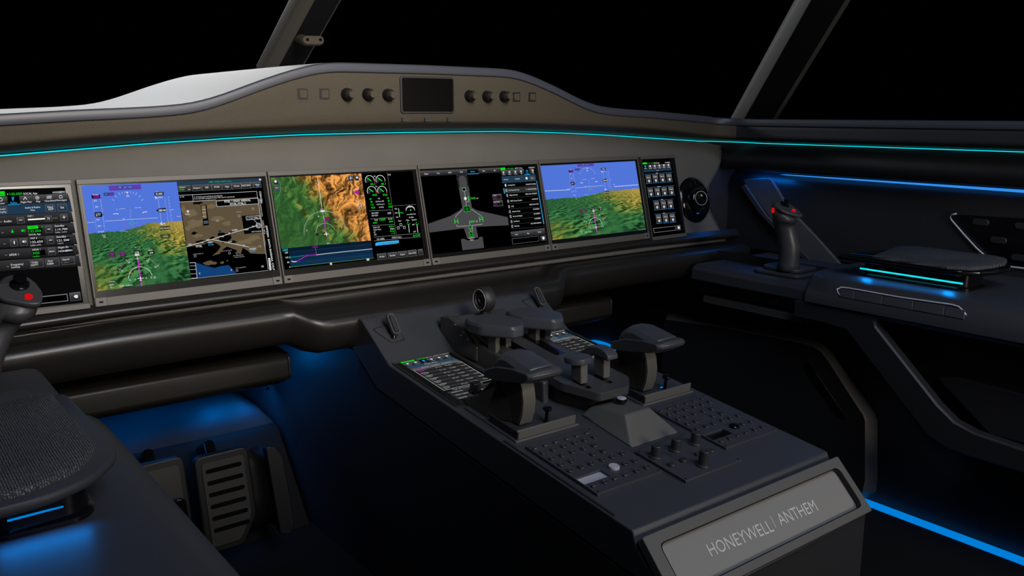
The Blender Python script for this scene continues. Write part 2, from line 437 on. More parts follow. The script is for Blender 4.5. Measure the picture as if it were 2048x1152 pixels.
# footwell bulkhead: sloped ramp, flat top and a hump behind it (left and right of the pedestal)
def ramp(x0, x1):
    prof = chaikin([(x0, 1.885, -1.0), (x0, 1.885, -.999), (x0, 2.045, -.80), (x0, 2.07, -.79), (x0, 2.12, -.792), (x0, 2.56, -.80), (x0, 2.56, -1.0)], 1)
    return prism(prof, (x1-x0, 0, 0))
struct('trim_1', ramp(.0, .818), M['footwell'], bevel=.004)
struct('trim_2', [(V(p)+V((0, 0, -.05)) if V(p).z > -.99 else V(p)) for p in ramp(1.318, 2.03)[0]] and ([(V(p)+V((0, 0, -.05)) if V(p).z > -.99 else V(p)) for p in ramp(1.318, 2.03)[0]], ramp(1.318, 2.03)[1]), M['panel_dark'], bevel=.004)
rows = []
HT = ((.20, .0), (.45, .024), (.6, .046), (.69, .054), (.76, .052), (.80, .034), (.83, .0))
def hh(x):
    for (a, p), (b, q) in zip(HT, HT[1:]):
        if x <= b: t = max(0, (x-a)/(b-a)); t = t*t*(3-2*t); return p+(q-p)*t
    return 0
for i in range(33):
    x = .20+.62*i/32
    rows.append([(x, y, -.798+(hh(x)+.004)*k) for y, k in ((2.075, 0), (2.085, .45), (2.105, .8), (2.14, 1), (2.3, 1.0), (2.54, 1), (2.55, 0))])
struct('trim_3', grid(rows), M['hump'], smooth=True)
# right-hand wall liner: shoulder bulge, light ledge, flat lining down to the console, lower wall to the floor
up = [(2.30, -.088), (2.19, -.093), (2.188, -.10), (2.175, -.115), (2.168, -.135), (2.172, -.152), (2.19, -.166), (2.203, -.1725), (2.208, -.172), (2.212, -.167), (2.285, -.167), (2.285, -.183), (2.262, -.2), (2.255, -.225), (2.255, -.42)]
struct('wall_right', join(extr_y(up, 2.0, -.3), extr_y([(2.036, -.40), (2.036, -1.0)], 2.56, -.3)), M['panel_dark'], smooth='auto', angle=50)
struct('trim_4', boxv(1.9, 2.5, 1.79, 1.80, -.46, -.10), M['panel_dark'])
# windscreen posts
def post(name, a, b, w, d, face=None):
    a, b = V(a), V(b); t = (b-a).normalized(); s = t.cross(V((0, -1, .3))).normalized(); n = s.cross(t).normalized()
    if face is not None:
        n = V(face); n = (n-t*n.dot(t)).normalized(); s = t.cross(n).normalized()
        if s.dot(cr) < 0: s = -s
    sec = [(-w/2, -.0), (-w/2+.004, -.012), (-w*.28, -d), (w*.36, -d), (w*.42, -d+.004), (w/2, -.02), (w/2, .03), (-w/2, .03)]
    R = [[p+s*x+n*(-y) for x, y in sec] for p in (a, b)]
    vs, fs = loft(R)
    me = mobj(name, vs, fs, None, mats=[M['post'], M['post_dark']], bevel=.002)
    mi = [0]*len(fs)
    n8 = len(sec)
    for i, f in enumerate(fs):
        if i == 2: mi[i] = 1
    me.data.polygons.foreach_set('material_index', mi)
    return tagged(me, kind='structure')
pc = post('window_1', (1.068, 2.54, .11), (1.068, 1.36, .85), .108, .035)
ps = post('window_2', (2.290, 1.76, -.06), (1.885, 1.03, .60), .118, .038, face=(-1, -.9, -.3))
# bracket on the centre post
br = thing('compass_bracket', 'small grey two-screw bracket clamped to the windscreen centre post', 'bracket', (1.07, 2.3, .2))
BP = Plane((1.068, 2.275, .193), (1, 0, .04), (0, -.25, -1))
sl = BP.slab([(x, y) for x, y in rrect(.062, .024, .0118, 8)], -.012, .004); mobj('bracket_face', sl[0], sl[1], M['leather'], br, bevel=.002)
vs, fs = tube([(1.052, 2.285, .192), (1.052, 2.38, .212)], .0125, 16); mobj('bracket_arm', vs, fs, M['leather'], br, smooth='auto')
for dx in (-.019, .019):
    vs, fs = lathe([(.0042, 0), (.0042, .003), (.002, .003), (.002, .0015)], 12); mobj('screw', vs, fs, M['gloss'], br, mw=BP.mat(dx, 0, .004), smooth='auto')
# ================================================================ GLARESHIELD
TOPD = [(0, .1045), (.2, .1033), (.243, .1022), (.262, .0985), (.299, .0905), (.35, .075), (.4056, .056), (.449, .0395), (.49, .0265), (.519, .0190), (.562, .0139), (.629, .0095), (.725, .0055), (.841, -.0018), (.95, -.009), (1.02, -.014), (1.1, -.019)]
BOTD = [(0, -.023), (.25, -.0255), (.5, -.034), (.69, -.043), (.847, -.055), (.93, -.064), (1.1, -.077)]
CYAD = [(0, -.0462), (.184, -.0469), (.275, -.0475), (.43, -.0525), (.6, -.0605), (.84, -.0755), (1.0, -.085), (1.116, -.0920)]
def ip(tab, d):
    d = abs(d)
    for (a, p), (b, q) in zip(tab, tab[1:]):
        if d <= b:
            t = max(0, (d-a)/(b-a)); return p+(q-p)*t
    return tab[-1][1]
def smooth_ip(tab, d, w=.03): return sum(ip(tab, abs(d)+k*w/3 if abs(d)+k*w/3 > 0 else 0) for k in range(-3, 4))/7
def gpath():
    pts = []                                      # (x, y, inward normal, d)
    xs = [CX-1.10+i*.02 for i in range(0, 107)]
    for x in xs:
        if x > 2.05: break
        pts.append((V((x, 1.70, 0)), V((0, -1, 0)), x-CX))
    for i in range(1, 8):                         # corner of radius .07
        a = math.radians(90*i/8); c = V((2.045, 1.63, 0))
        pts.append((c+V((math.sin(a), math.cos(a), 0))*.07, V((-math.sin(a), -math.cos(a), 0)), 1.0+.012*i))
    for i in range(0, 46): pts.append((V((2.115, 1.62-.043*i, 0)), V((-1, 0, 0)), 1.1))
    return pts
GP = gpath()
def grow(f): return [f(p, n, d) for p, n, d in GP]
gs = thing('glareshield', 'hump-topped glareshield with slate rim and brown stippled face', 'glareshield', (CX, 1.72, .02))
def lip_row(p, n, d):
    z = smooth_ip(TOPD, d); q = []
    for o, dz in ((-.02, .0), (-.004, -.0002), (-.0005, -.0015), (.0005, -.0035), (.0025, -.018), (.0015, -.0195), (-.006, -.0205)):
        q.append(p+n*o+V((0, 0, z+dz)))
    return q
vs, fs = grid(grow(lip_row)); mobj('edge_trim', vs, fs, M['lip'], gs, smooth='auto', angle=60)
def face_row(p, n, d):
    z = smooth_ip(TOPD, d)-.019; b = smooth_ip(BOTD, d); k = min(.006, (z-b)*.2)
    return [p+n*-.006+V((0, 0, z+.001)), p+n*-.002+V((0, 0, z-.002)), p+n*-.001+V((0, 0, z-.006))]+[p+n*-.001+V((0, 0, z-.006+(b+k-z+.006)*t)) for t in (.25, .5, .75, 1)]+[p+n*-.004+V((0, 0, b+.001)), p+n*-.012+V((0, 0, b-.002))]
fr_ = grow(face_row); nc = next(i for i, g in enumerate(GP) if g[0].y < 1.66)
vs, fs = grid(fr_[:nc+1]); mobj('face_panel', vs, fs, M['leather'], gs, smooth='auto', angle=60)
vs, fs = grid(fr_[nc:]); mobj('side_face_panel', vs, fs, M['panel_dark'], gs, smooth='auto', angle=60)
def under_row(p, n, d):
    b = smooth_ip(BOTD, d); c = smooth_ip(CYAD, d)
    return [p+n*-.012+V((0, 0, b-.002)), p+n*-.03+V((0, 0, (b+c)/2+.002)), p+n*-.072+V((0, 0, c+.004)), p+n*-.078+V((0, 0, c+.006))]
vs, fs = grid(grow(under_row)); mobj('underside', vs, fs, M['plastic_dark'], gs, smooth='auto', angle=60)
rows = []
for y, dz in ((1.719, 0), (1.75, .0008), (1.9, .002), (2.2, .003), (2.5, .0035), (2.552, -.004)):
    rows.append([(CX-1.3+i*.02, y, smooth_ip(TOPD, CX-1.3+i*.02-CX)+dz) for i in range(0, 121)])
rows.append([(p[0], 2.556, -.05) for p in rows[-1]])  # skirt added to keep lamp light from leaking in under the deck
vs, fs = grid(rows); mobj('top_deck', vs, fs, M['deck'], gs, smooth=True)
vs, fs = grid([[(2.134, y, -.019), (2.5, y, -.03)] for y in (1.65, .0)]); mobj('side_deck', vs, fs, M['lip'], gs)
GF = Plane((0, 1.7015, 0), (1, 0, 0), (0, 0, -1))
def gmat(px, py, h=0): a, b = GF.at(px, py, h); return GF.mat(a, b, h)
# square switches: outlined recess + key
swv = join(GF.slab([(-.013, -.0125), (.013, -.0125), (.013, -.0115), (-.013, -.0115)], 0, .001))
def sq_switch(name, px, py, s):
    a, b = GF.at(px, py)
    base = Plane((0, 0, 0), (1, 0, 0), (0, -1, 0))
    r = mobj(name, *prism([(x, y, 0) for x, y in rrect(s, s, .0015, 2)], (0, 0, .0012)), M['shoe'], gs, mw=GF.mat(a, b, 0))
    mobj('switch_key', *prism([(x, y, 0) for x, y in rrect(s-.0065, s-.0065, .001, 2)], (0, 0, .0025)), M['leather'], r, mw=GF.mat(a+.001, b, .0), bevel=.0006)
for px in (605, 648.5): sq_switch('push_switch', px, 188, .0225)
for px in (1032.5, 1064): sq_switch('push_switch', px, 194, .0225)
kn_me = None
for px, py in ((693, 189), (735, 189), (775, 190), (938, 192), (973, 193), (1007, 193)):
    a, b = GF.at(px, py)
    k = mobj('selector_knob', *lathe([(.0135, 0), (.0135, .003), (.0118, .006), (.0118, .014), (.0095, .017), (.0088, .017)], 28), M['shoe'], gs, mw=GF.mat(a, b, 0), smooth='auto', angle=30)
    mobj('knob_cap', *lathe([(.0085, .015), (.0083, .027), (.0074, .0285), (.005, .0285)], 28), M['leather'], k, mw=GF.mat(a, b, 0), smooth='auto', angle=30)
a0, b0 = GF.at(854.5, 190)
r = mobj('standby_display', *prism([(x, y, 0) for x, y in rrect(.142, .081, .006, 4)], (0, 0, .004)), M['plastic_dark'], gs, mw=GF.mat(a0, b0, 0), bevel=.0012)
mobj('display_glass', *prism([(x, y, .004) for x, y in rrect(.134, .073, .004, 4)], (0, 0, .0006)), M['screen_black'], r, mw=GF.mat(a0, b0, 0))
for px in (806, 851, 896):
    a, b = GF.at(px+4, 239)
    r = mobj('slide_switch', *prism([(x, y, 0) for x, y in rrect(.019, .009, .001, 2)], (0, 0, .0008)), M['button'], gs, mw=GF.mat(a, b, 0))
    mobj('switch_tab', *prism([(x, y, 0) for x, y in rrect(.0055, .0085, .001, 2, cx=-.0065)], (0, 0, .004)), M['plastic_dark'], r, mw=GF.mat(a, b, 0))
# cyan strip under the glareshield, all round to the right-hand wall
path = [p+n*-.073+V((0, 0, smooth_ip(CYAD, d)+.001)) for p, n, d in GP]
ls = tagged(mobj('light_strip', *tube(path, .0012, 6), M['cyan'], smooth=True), 'thin glowing cyan light line under the glareshield, running on along the right wall', 'light strip')
# ================================================================ INSTRUMENT PANEL
PT0 = V((0, 1.75, -.120)); PW = V((0, -.057, -.229)).normalized()
PP = Plane(PT0, (1, 0, 0), PW)                      # the face of the displays
ip_ = thing('instrument_panel', 'grey fabric instrument panel fascia carrying the row of displays', 'instrument panel', (CX, 1.76, -.25))
FO = -.010
outl = [(-.1, -.083)]+[(x, -.0785-.0385*0+(.1235-.0)*0+(-.0) - (smooth_ip(CYAD, x-CX)+.0462)*1.0) for x in [i*.1 for i in range(0, 22)]]
right = [(1441, 290), (1442, 305), (1441, 322), (1436, 338), (1424, 358), (1416, 375), (1413, 395), (1415, 412), (1424, 432), (1440, 462), (1452, 482)]
poly = outl+[PP.at(px, py, FO) for px, py in right]+[(-.1, .262)]
vs, fs = PP.slab(poly, FO-.02, FO); mobj('fascia', vs, fs, M['fascia'], ip_, bevel=.004)
edge = [PP.p(*PP.at(px, py, FO+.0015), FO+.0015) for px, py in right]
mobj('edge_highlight', *tube(chaikin(edge, 1), .0012, 6), M['pale_highlight'], ip_, smooth=True)  # pale tube draws the fascia's edge line with its highlight painted in
# padded ledge under the displays
def bolster_row(x):
    d = abs(x-CX); t = min(1, max(0, (d-.325)/.05)); t = t*t*(3-2*t)      # 0 = in front of the pedestal, 1 = outboard
    ye, ze = 1.612+.036*t, -.414+.022*t
    sag = .0 if d < .7 else (d-.7)*-.02
    base = [(1.70, -.345), (1.692, -.352), (1.684, -.358), (1.684, -.366), (1.694, -.374), (1.712, -.380), (1.71, ze+.004), (ye+.035, ze+.004), (ye+.012, ze+.003), (ye-.002, ze-.002), (ye-.010, ze-.014), (ye-.008, ze-.034), (ye+.002, ze-.060), (ye+.022, ze-.082), (ye+.08, ze-.085)]
    return chaikin([(x, y, z+sag) for y, z in base], 2)
xs = [.0+.025*i for i in range(0, 88)]
mobj('knee_bolster', *grid([bolster_row(x) for x in xs]), M['pad'], ip_, smooth=True)
mobj('bolster_end', *prism([(2.175, y, z) for _, y, z in [tuple(v) for v in bolster_row(2.175)]], (.01, 0, 0)), M['pad'], ip_)
mobj('backing', *boxv(0, 2.2, 1.78, 1.79, -.48, -.1), M['plastic_dark'], ip_)
# under-panel beams (one each side of the pedestal)
def beam(x0, x1, label):
    t = thing('underpanel_beam', label, 'beam', ((x0+x1)/2, 1.74, -.57))
    pr = [(1.80, -.50), (1.712, -.505), (1.702, -.512), (1.70, -.525), (1.70, -.552), (1.706, -.560), (1.76, -.583), (1.80, -.585)]
    mobj('beam_body', *prism([(x0, y, z) for y, z in pr], (x1-x0, 0, 0)), M['beam'], t, bevel=.003)
    mobj('end_cap', *prism([(x1, y+(.003 if y < 1.75 else 0), z*.998) for y, z in pr], (.006, 0, 0)), M['pad'], t, bevel=.002)
    for xx in (x1-.03,):
        mobj('fixing_stud', *lathe([(.003, 0), (.003, .006)], 10), M['gloss'], t, mw=Matrix.Translation((xx, 1.75, -.589)))
beam(.02, .71, 'brown-grey padded beam under the panel, above the left footwell')
beam(1.40, 1.66, 'short brown-grey beam under the panel, right of the pedestal')
# gasper
gv = thing('air_vent', 'round black swivelling air vent right of the display row', 'air vent', tuple(hy(1394, 398, 1.745)))
a, b = PP.at(1388, 400, FO)
gm = PP.mat(a, b, FO)
mobj('vent_flange', *lathe([(.069, 0), (.066, .004), (.055, .010), (.045, .014), (.04, .012)], 48), M['gloss'], gv, mw=gm, smooth='auto', angle=40)
tilt = Matrix.Rotation(math.radians(-14), 4, 'Y')
vb = mobj('vent_ball', *lathe([(.038, .0), (.038, .010), (.035, .022), (.029, .034), (.0275, .037), (.025, .038), (.0235, .036), (.022, .02), (.0, .018)], 40), M['gloss'], gv, mw=gm @ tilt, smooth='auto', angle=40)
mobj('vent_ring', *tube([(.0205*math.cos(i*math.pi/16), .0205*math.sin(i*math.pi/16), .037) for i in range(32)], .0009, 6, True), M['silver'], vb, mw=gm @ tilt, smooth=True)
# ---------------------------------------------------------------- displays
W1 = .364; X0 = .3403; H1 = .236
def bezel(plane, x0, x1, h, parent, top=.010, bot=.016, side=.0035, th=.010):
    """thin raised frame: top rail, bottom rail, two side rails and a black glass border."""
    for nm, r in (('bezel_rail', (x0, x1, 0, top)), ('bezel_rail', (x0, x1, h-bot, h)), ('bezel_rail', (x0, x0+side, top, h-bot)), ('bezel_rail', (x1-side, x1, top, h-bot))):
        mobj(nm, *plane.slab([(r[0], r[2]), (r[1], r[2]), (r[1], r[3]), (r[0], r[3])], -th, .0012), M['bezel'], parent, bevel=.0008)
    return mobj('glass', *plane.slab([(x0+side, top), (x1-side, top), (x1-side, h-bot), (x0+side, h-bot)], -th, -.0004), M['glassy'], parent)
def tabs(plane, x0, x1, h, parent, both=True):
    for i, x in enumerate((x0+.011, x1-.011)):
        mobj('fixing_tab', *plane.slab([(x-.010, h-.0165), (x+.010, h-.0165), (x+.010, h), (x-.010, h)], .0012, .003), M['frame'], parent, bevel=.001)
        mobj('tab_hole', *plane.slab([(x-.0035, h-.0095), (x+.0035, h-.0095), (x+.0035, h-.006), (x-.0035, h-.006)], .003, .0032), M['gloss'], parent)
LBL = ['wide display showing blue sky, green hills and a brown and black arrival chart', 'wide display with orange and green relief map beside green engine dials', 'wide display with grey aircraft diagram and a checklist', 'display filled by blue sky over green hills, second from the right end']
D = []
for i in range(4):
    x0 = X0+i*W1+.0012; x1 = X0+(i+1)*W1-.0012
    t = thing('flight_display', LBL[i], 'display', tuple(PP.p((x0+x1)/2, H1, 0)), 'main displays in the instrument panel')
    g = bezel(PP, x0, x1, H1, t); tabs(PP, x0, x1, H1, t)
    if i == 3:
        pass
    D.append((t, g))
WH = (228, 230, 235); GR = (20, 225, 40); MG = (200, 20, 200); BK = (0, 0, 0)
def pfd(C, s, mirror=False):
    """symbology of the synthetic-vision picture; s maps left-display crop coordinates to this display's."""
    def L(pts, w, c, **k): C.line([s(*p) for p in pts], w, c, **k)
    def T(t, x, y, h, c=WH, w=None): q = s(x, y); C.text(t, q[0], q[1], h*s.k, c, None if w is None else w*s.k)
    def B(x0, y0, x1, y1, c, lay=2): p, q = s(x0, y0), s(x1, y1); C.box(p[0], p[1], q[0], q[1], c, lay)
    k = s.k
    B(276, 131, 546, 158, (88, 62, 170)); T('ROLL', 318, 147, 13, (190, 20, 150)); T('AP  YD', 432, 142, 16, (20, 190, 80)); T('VS', 520, 138, 12, (190, 20, 150))
    C.poly([s(356, 142), s(376, 132), s(376, 152)], (20, 200, 70), 3)
    B(134, 206, 210, 233, (20, 10, 40)); T('.280', 172, 221, 17, (210, 20, 190), 60); T('Cruise', 168, 203, 13)
    B(233, 188, 322, 210, (60, 60, 140)); T('AT', 256, 200, 13, (20, 190, 80)); T('SPD', 300, 199, 13, (190, 20, 170))
    C.poly([s(418, 180), s(440, 180), s(430, 194)], WH, 3)
    L([(422, 218), (446, 218), (434, 202), (422, 218)], 2.6*k, WH)
    for a in (-60, -45, -30, -20, -10, 10, 20, 30, 45, 60):
        ca, sa = math.sin(math.radians(a)), math.cos(math.radians(a)); r0 = 128; r1 = 142 if abs(a) in (10, 20) else 150
        L([(434+r0*ca, 316-r0*sa), (434+r1*ca, 316-r1*sa)], 2.2*k, WH)
    # speed tape
    L([(142, 240), (178, 492)], 1.2*k, (190, 195, 220)); L([(208, 236), (244, 488)], 1.2*k, (190, 195, 220))
    for j, (t, y) in enumerate((('320', 253), ('300', 303), ('260', 409), ('240', 461))):
        T(t, 166+j*11, y, 13); L([(204+(y-250)*.14, y-2), (214+(y-250)*.14, y-3)], 2*k, WH)
    for y in (268, 285, 320, 340, 390, 425, 440): L([(210+(y-250)*.14, y), (217+(y-250)*.14, y-1)], 1.5*k, WH)
    B(158, 350, 224, 385, (8, 8, 12)); T('277', 190, 368, 21, (245, 245, 245)); C.poly([s(222, 360), s(232, 368), s(222, 376)], (8, 8, 12), 3)
    T('M 0.53', 215, 508, 13); T('15.4', 236, 538, 12); T('8.6', 243, 553, 12)
    L([(232, 318), (237, 338)], 3*k, (210, 40, 200))
    # attitude
    L([(100, 433), (160, 429)], 2.4*k, WH); L([(246, 421), (682, 393)], 2.4*k, WH); L([(836, 381), (872, 383)], 2.4*k, WH)
    L([(314, 361), (354, 359), (352, 367)], 4*k, (250, 250, 250)); L([(594, 343), (558, 348), (559, 356)], 4*k, (250, 250, 250))
    T('5', 344, 326, 12); L([(362, 322), (412, 317)], 2*k, WH); L([(488, 312), (540, 307), (542, 316)], 2*k, WH)
    L([(370, 500), (440, 508)], 2*k, (200, 210, 180)); L([(510, 500), (562, 492)], 2*k, (200, 210, 180))
    for y in (330, 346, 364, 380, 396): L([(450, y), (458, y)], 2*k, WH)
    C.arc(*s(470, 438), 13*k, 0, 360, 3*k, (20, 200, 60)); L([(438, 441), (456, 440)], 3*k, (20, 200, 60)); L([(484, 438), (516, 436)], 3*k, (20, 200, 60)); L([(470, 424), (470, 414)], 3*k, (20, 200, 60))
    L([(396, 430), (400, 462), (424, 460)], 3.5*k, (205, 20, 160)); L([(456, 462), (486, 460)], 3.5*k, (205, 20, 160)); L([(516, 458), (552, 454)], 3.5*k, (205, 20, 160))
    L([(390, 396), (400, 408), (408, 394)], 2*k, WH)
    # altitude tape
    B(652, 184, 732, 208, (30, 34, 40)); T('FL400', 692, 196, 17, (245, 245, 245)); T('ASEL', 672, 178, 10, (150, 160, 190))
    L([(654, 216), (684, 240), (710, 425)], 2*k, (190, 200, 225)); L([(738, 222), (768, 432)], 1.4*k, (190, 200, 225))
    C.poly([s(656, 216), s(678, 230), s(662, 238)], WH, 3); T('29000', 700, 226, 12)
    C.poly([s(668, 334), s(684, 318), s(748, 312), s(752, 344), s(690, 350)], (8, 8, 12), 3); C.text('28540', *s(716, 332), 19*k, (250, 250, 250), 62*k, lay=4)
    T('28000', 722, 442, 12); L([(716, 428), (698, 444), (722, 452)], 4*k, WH)
    for y in (226, 250, 276, 302, 350, 376, 402, 424): L([(764+(y-226)*.15, y), (776+(y-226)*.15, y-3)], 1.6*k, WH)
    L([(766, 226), (790, 420)], 1*k, (180, 190, 225)); L([(780, 328), (812, 325)], 2.4*k, WH)
    B(694, 466, 782, 491, (48, 52, 30)); T('STD IN.HG', 738, 479, 13, (235, 235, 220), 76); B(700, 532, 786, 556, (60, 70, 32)); T('14:32', 744, 545, 14, (220, 220, 190))
    # rose
    B(480, 665, 536, 694, (15, 18, 14)); T('270', 508, 680, 19, (245, 245, 245)); T('HDG', 620, 660, 12); B(598, 668, 656, 692, (25, 30, 20)); T('270', 628, 682, 15, (245, 245, 245))
    B(490, 692, 530, 704, (210, 215, 205), 3); L([(508, 704), (514, 726)], 2.4*k, WH); T('W', 515, 731, 13)
    L([(517, 740), (549, 955)], 8*k, (225, 20, 225), lay=3)
    C.arc(*s(540, 890), 98*k, 8, 176, 3*k, (235, 240, 235)); C.arc(*s(540, 890), 178*k, 22, 84, 2*k, (150, 165, 130)); C.arc(*s(540, 890), 178*k, 104, 158, 2*k, (150, 165, 130))
    for t, x, y in (('21', 388, 828), ('24', 442, 760), ('30', 598, 748), ('33', 662, 797), ('25', 655, 884)): T(t, x, y, 15)
    for p in (((356, 812), (374, 820)), ((416, 738), (428, 750)), ((612, 722), (605, 738)), ((690, 782), (676, 792))): L(p, 2.6*k, WH)
    for x, y in ((452, 905), (497, 900), (586, 889), (628, 885)): C.arc(*s(x, y), 5.5*k, 0, 360, 2*k, WH, n=10)
    L([(512, 895), (566, 889)], 4*k, (255, 255, 255), lay=4); L([(538, 878), (541, 908)], 4.5*k, (255, 255, 255), lay=4); L([(530, 909), (552, 907)], 3*k, (255, 255, 255), lay=4)
    for x in (466, 498, 532): T('v', x, 634, 13)
    B(276, 677, 336, 716, (66, 44, 66)); T('NAV', 306, 689, 13, MG); T('117', 306, 707, 13, MG); B(366, 672, 414, 708, (66, 44, 66)); T('FMS', 390, 682, 13, MG); T('250', 390, 700, 13, MG)
    T('A', 310, 655, 10, (20, 200, 60))
    for t, y in (('197TN', 920), ('203kt', 943), ('-32 c', 963)): T(t, 302, y, 13, (215, 220, 190))
    T('RNP  0.50nm', 420, 950, 14, (225, 228, 205), 108)
class Map:
    def __init__(s, a, b, k): s.a, s.b, s.k = a, b, k
    def __call__(s, x, y): return s.a(x, y), s.b(x, y)
# display 1: synthetic vision + chart
c1 = (150, 340, 4.114)
C = Canvas(PP, -.0001, c1)
C.quad((52, 130), (836, 98), (956, 903), (186, 997), M['terrain'], 1)
pfd(C, Map(lambda x, y: x, lambda x, y: y, 1.0))
C.quad((836, 98), (1534, 68), (1660, 822), (956, 903), BK, 1)
C.quad((836, 98), (1534, 68), (1538, 92), (840, 126), (34, 62, 84), 2); C.text('KSBA - PITBL1 RNAV Arrival', 1194, 95, 12, (20, 190, 90), 182); C.disc(1521, 79, 8, (220, 225, 230), 4)
def kq(a, b, c, d, txt, h, col=(225, 225, 225)):
    C.quad(a, b, c, d, M['key'], 2); C.line([a, b, c, d, a], 2, (112, 112, 114), 3)
    if txt: C.text(txt, (a[0]+c[0])/2, (a[1]+c[1])/2, h, col, lay=4)
kq((846, 130), (950, 124), (954, 172), (850, 180), '', 12); C.text('Airport', 882, 141, 12); C.text('KSBA', 880, 161, 14, (20, 210, 60)); C.line([(928, 158), (938, 164), (946, 156)], 3, WH, 4)
for i, (x, t) in enumerate(((960, 'Airport'), (1043, 'SID'), (1125, 'STAR'), (1208, 'App'), (1288, 'Noise'), (1364, 'NOTAM'))):
    w = 78; y = 124-i*4; kq((x, y), (x+w, y-4), (x+w+5, y+46), (x+5, y+51), t, 15)
kq((1440, 100), (1462, 99), (1468, 146), (1446, 148), '', 10); kq((1466, 98), (1526, 95), (1534, 142), (1472, 146), 'Night', 13); C.line([(1492, 137), (1514, 135)], 4, (60, 160, 220), 4)
LAND, LAND2 = (92, 80, 60), (112, 98, 74)
C.poly([(866, 266), (1506, 222), (1570, 600), (1566, 690), (1500, 690), (1440, 686), (1420, 664), (1380, 640), (1360, 700), (1330, 660), (1250, 630), (1215, 655), (1190, 690), (1128, 706), (1172, 670), (1200, 630), (1170, 606), (1120, 588), (1060, 612), (1000, 622), (918, 636), (912, 560), (905, 520)], LAND, 2)
random.seed(11)
def blob(cx, cy, rx, ry, col, lay):
    n = 14; C.poly([(cx+rx*math.cos(i*2*math.pi/n)*random.uniform(.6, 1.15), cy-(rx*math.cos(i*2*math.pi/n))*.06+ry*math.sin(i*2*math.pi/n)*random.uniform(.6, 1.15)) for i in range(n)], col, lay)
for x, y, a, b in ((950, 350, 60, 40), (985, 440, 70, 36), (930, 480, 30, 26), (1060, 420, 40, 22), (1010, 540, 50, 18), (1120, 300, 50, 18), (1170, 400, 60, 22), (1250, 440, 40, 20), (1400, 590, 60, 24), (1470, 560, 60, 26), (1350, 610, 30, 14), (1460, 640, 50, 18), (890, 320, 20, 30)): blob(x, y, a, b, LAND2, 3)
for x, y, a, b in ((980, 520, 26, 14), (1050, 590, 60, 14), (1230, 560, 55, 40), (1270, 520, 26, 16), (1130, 560, 20, 14), (1200, 530, 40, 16), (1010, 272, 48, 14), (1290, 590, 36, 14)): blob(x, y, a, b, (6, 6, 6), 4)
blob(1110, 765, 62, 18, LAND, 3); blob(1210, 762, 18, 12, LAND, 3); blob(1252, 748, 10, 6, LAND, 3); blob(1190, 505, 16, 10, (24, 50, 84), 4)
C.poly([(996, 762), (1080, 790), (1150, 806), (1200, 790), (1265, 782), (1300, 820), (1330, 852), (1005, 888)], (18, 62, 118), 3)
C.poly([(1370, 378), (1516, 366), (1538, 514), (1392, 528)], (4, 4, 4), 4)
C.poly([(1160, 256), (1506, 232), (1512, 278), (1168, 302)], (2, 2, 2), 4); C.line([(1160, 256), (1506, 232), (1512, 278), (1168, 302), (1160, 256)], 2.5, WH, 5)
C.text('PITBL 1 RNAV ARRIVAL', 1338, 254, 19, (235, 235, 235), 218, lay=5); C.text('(PITBL.PITBL1)', 1340, 277, 17, (235, 235, 235), 132, lay=5)
C.line([(850, 210), (1494, 176), (1590, 818)], 2.5, WH, 4); C.line([(856, 264), (1160, 246)], 2.5, WH, 4); C.line([(966, 204), (972, 256)], 2, WH, 4)
C.text('2. Turbojet and turboprop aircraft only.', 1098, 216, 10, (225, 225, 225), 236); C.text('3. For non-GPS equipped aircraft, PGR must be operational.', 1148, 228, 10, (225, 225, 225), 340)
C.text('P1 TO', 880, 222, 10); C.text('KSBA/SBA', 1530, 226, 15, (235, 235, 235), 96, rot=math.pi/2); C.text('SANTA BARBARA MUNI', 1530, 310, 9, (225, 225, 225), 140, rot=math.pi/2)
C.text('JEPPESEN  SANTA BARBARA, CALIF', 1605, 640, 16, (240, 240, 240), 360, rot=math.pi/2-.02); C.poly([(1588, 726), (1604, 724), (1616, 822), (1600, 826)], (225, 225, 225), 5); C.text('RNAV STAR', 1602, 775, 10, (20, 20, 20), 80, rot=math.pi/2, lay=6)
C.text('14 JAN 22  (50-2)', 1554, 470, 10, (220, 220, 220), 110, rot=math.pi/2); C.line([(942, 764), (990, 762), (1004, 888), (956, 892)], 3, WH, 5)
for y in (790, 820, 856): C.line([(946, y), (996, y-3)], 2, WH, 5)
C.line([(958, 896), (1590, 826)], 2.5, (190, 190, 190), 5)
C.line([(918, 630), (1120, 572), (1300, 516), (1508, 456)], 3.2, (245, 245, 245), 5); C.line([(1130, 572), (1428, 634)], 3.2, (245, 245, 245), 5); C.line([(1470, 410), (1500, 440)], 2, WH, 6)
C.arc(1508, 457, 20, 0, 360, 3, WH, 6); C.arc(1508, 457, 11, 0, 360, 2.5, WH, 6)
C.poly([(1406, 384), (1516, 374), (1520, 402), (1410, 412)], (2, 2, 2), 5); C.line([(1406, 384), (1516, 374), (1520, 402), (1410, 412), (1406, 384)], 2.5, WH, 6); C.text('I 113.7 MRC', 1464, 394, 14, WH, 92, lay=6)
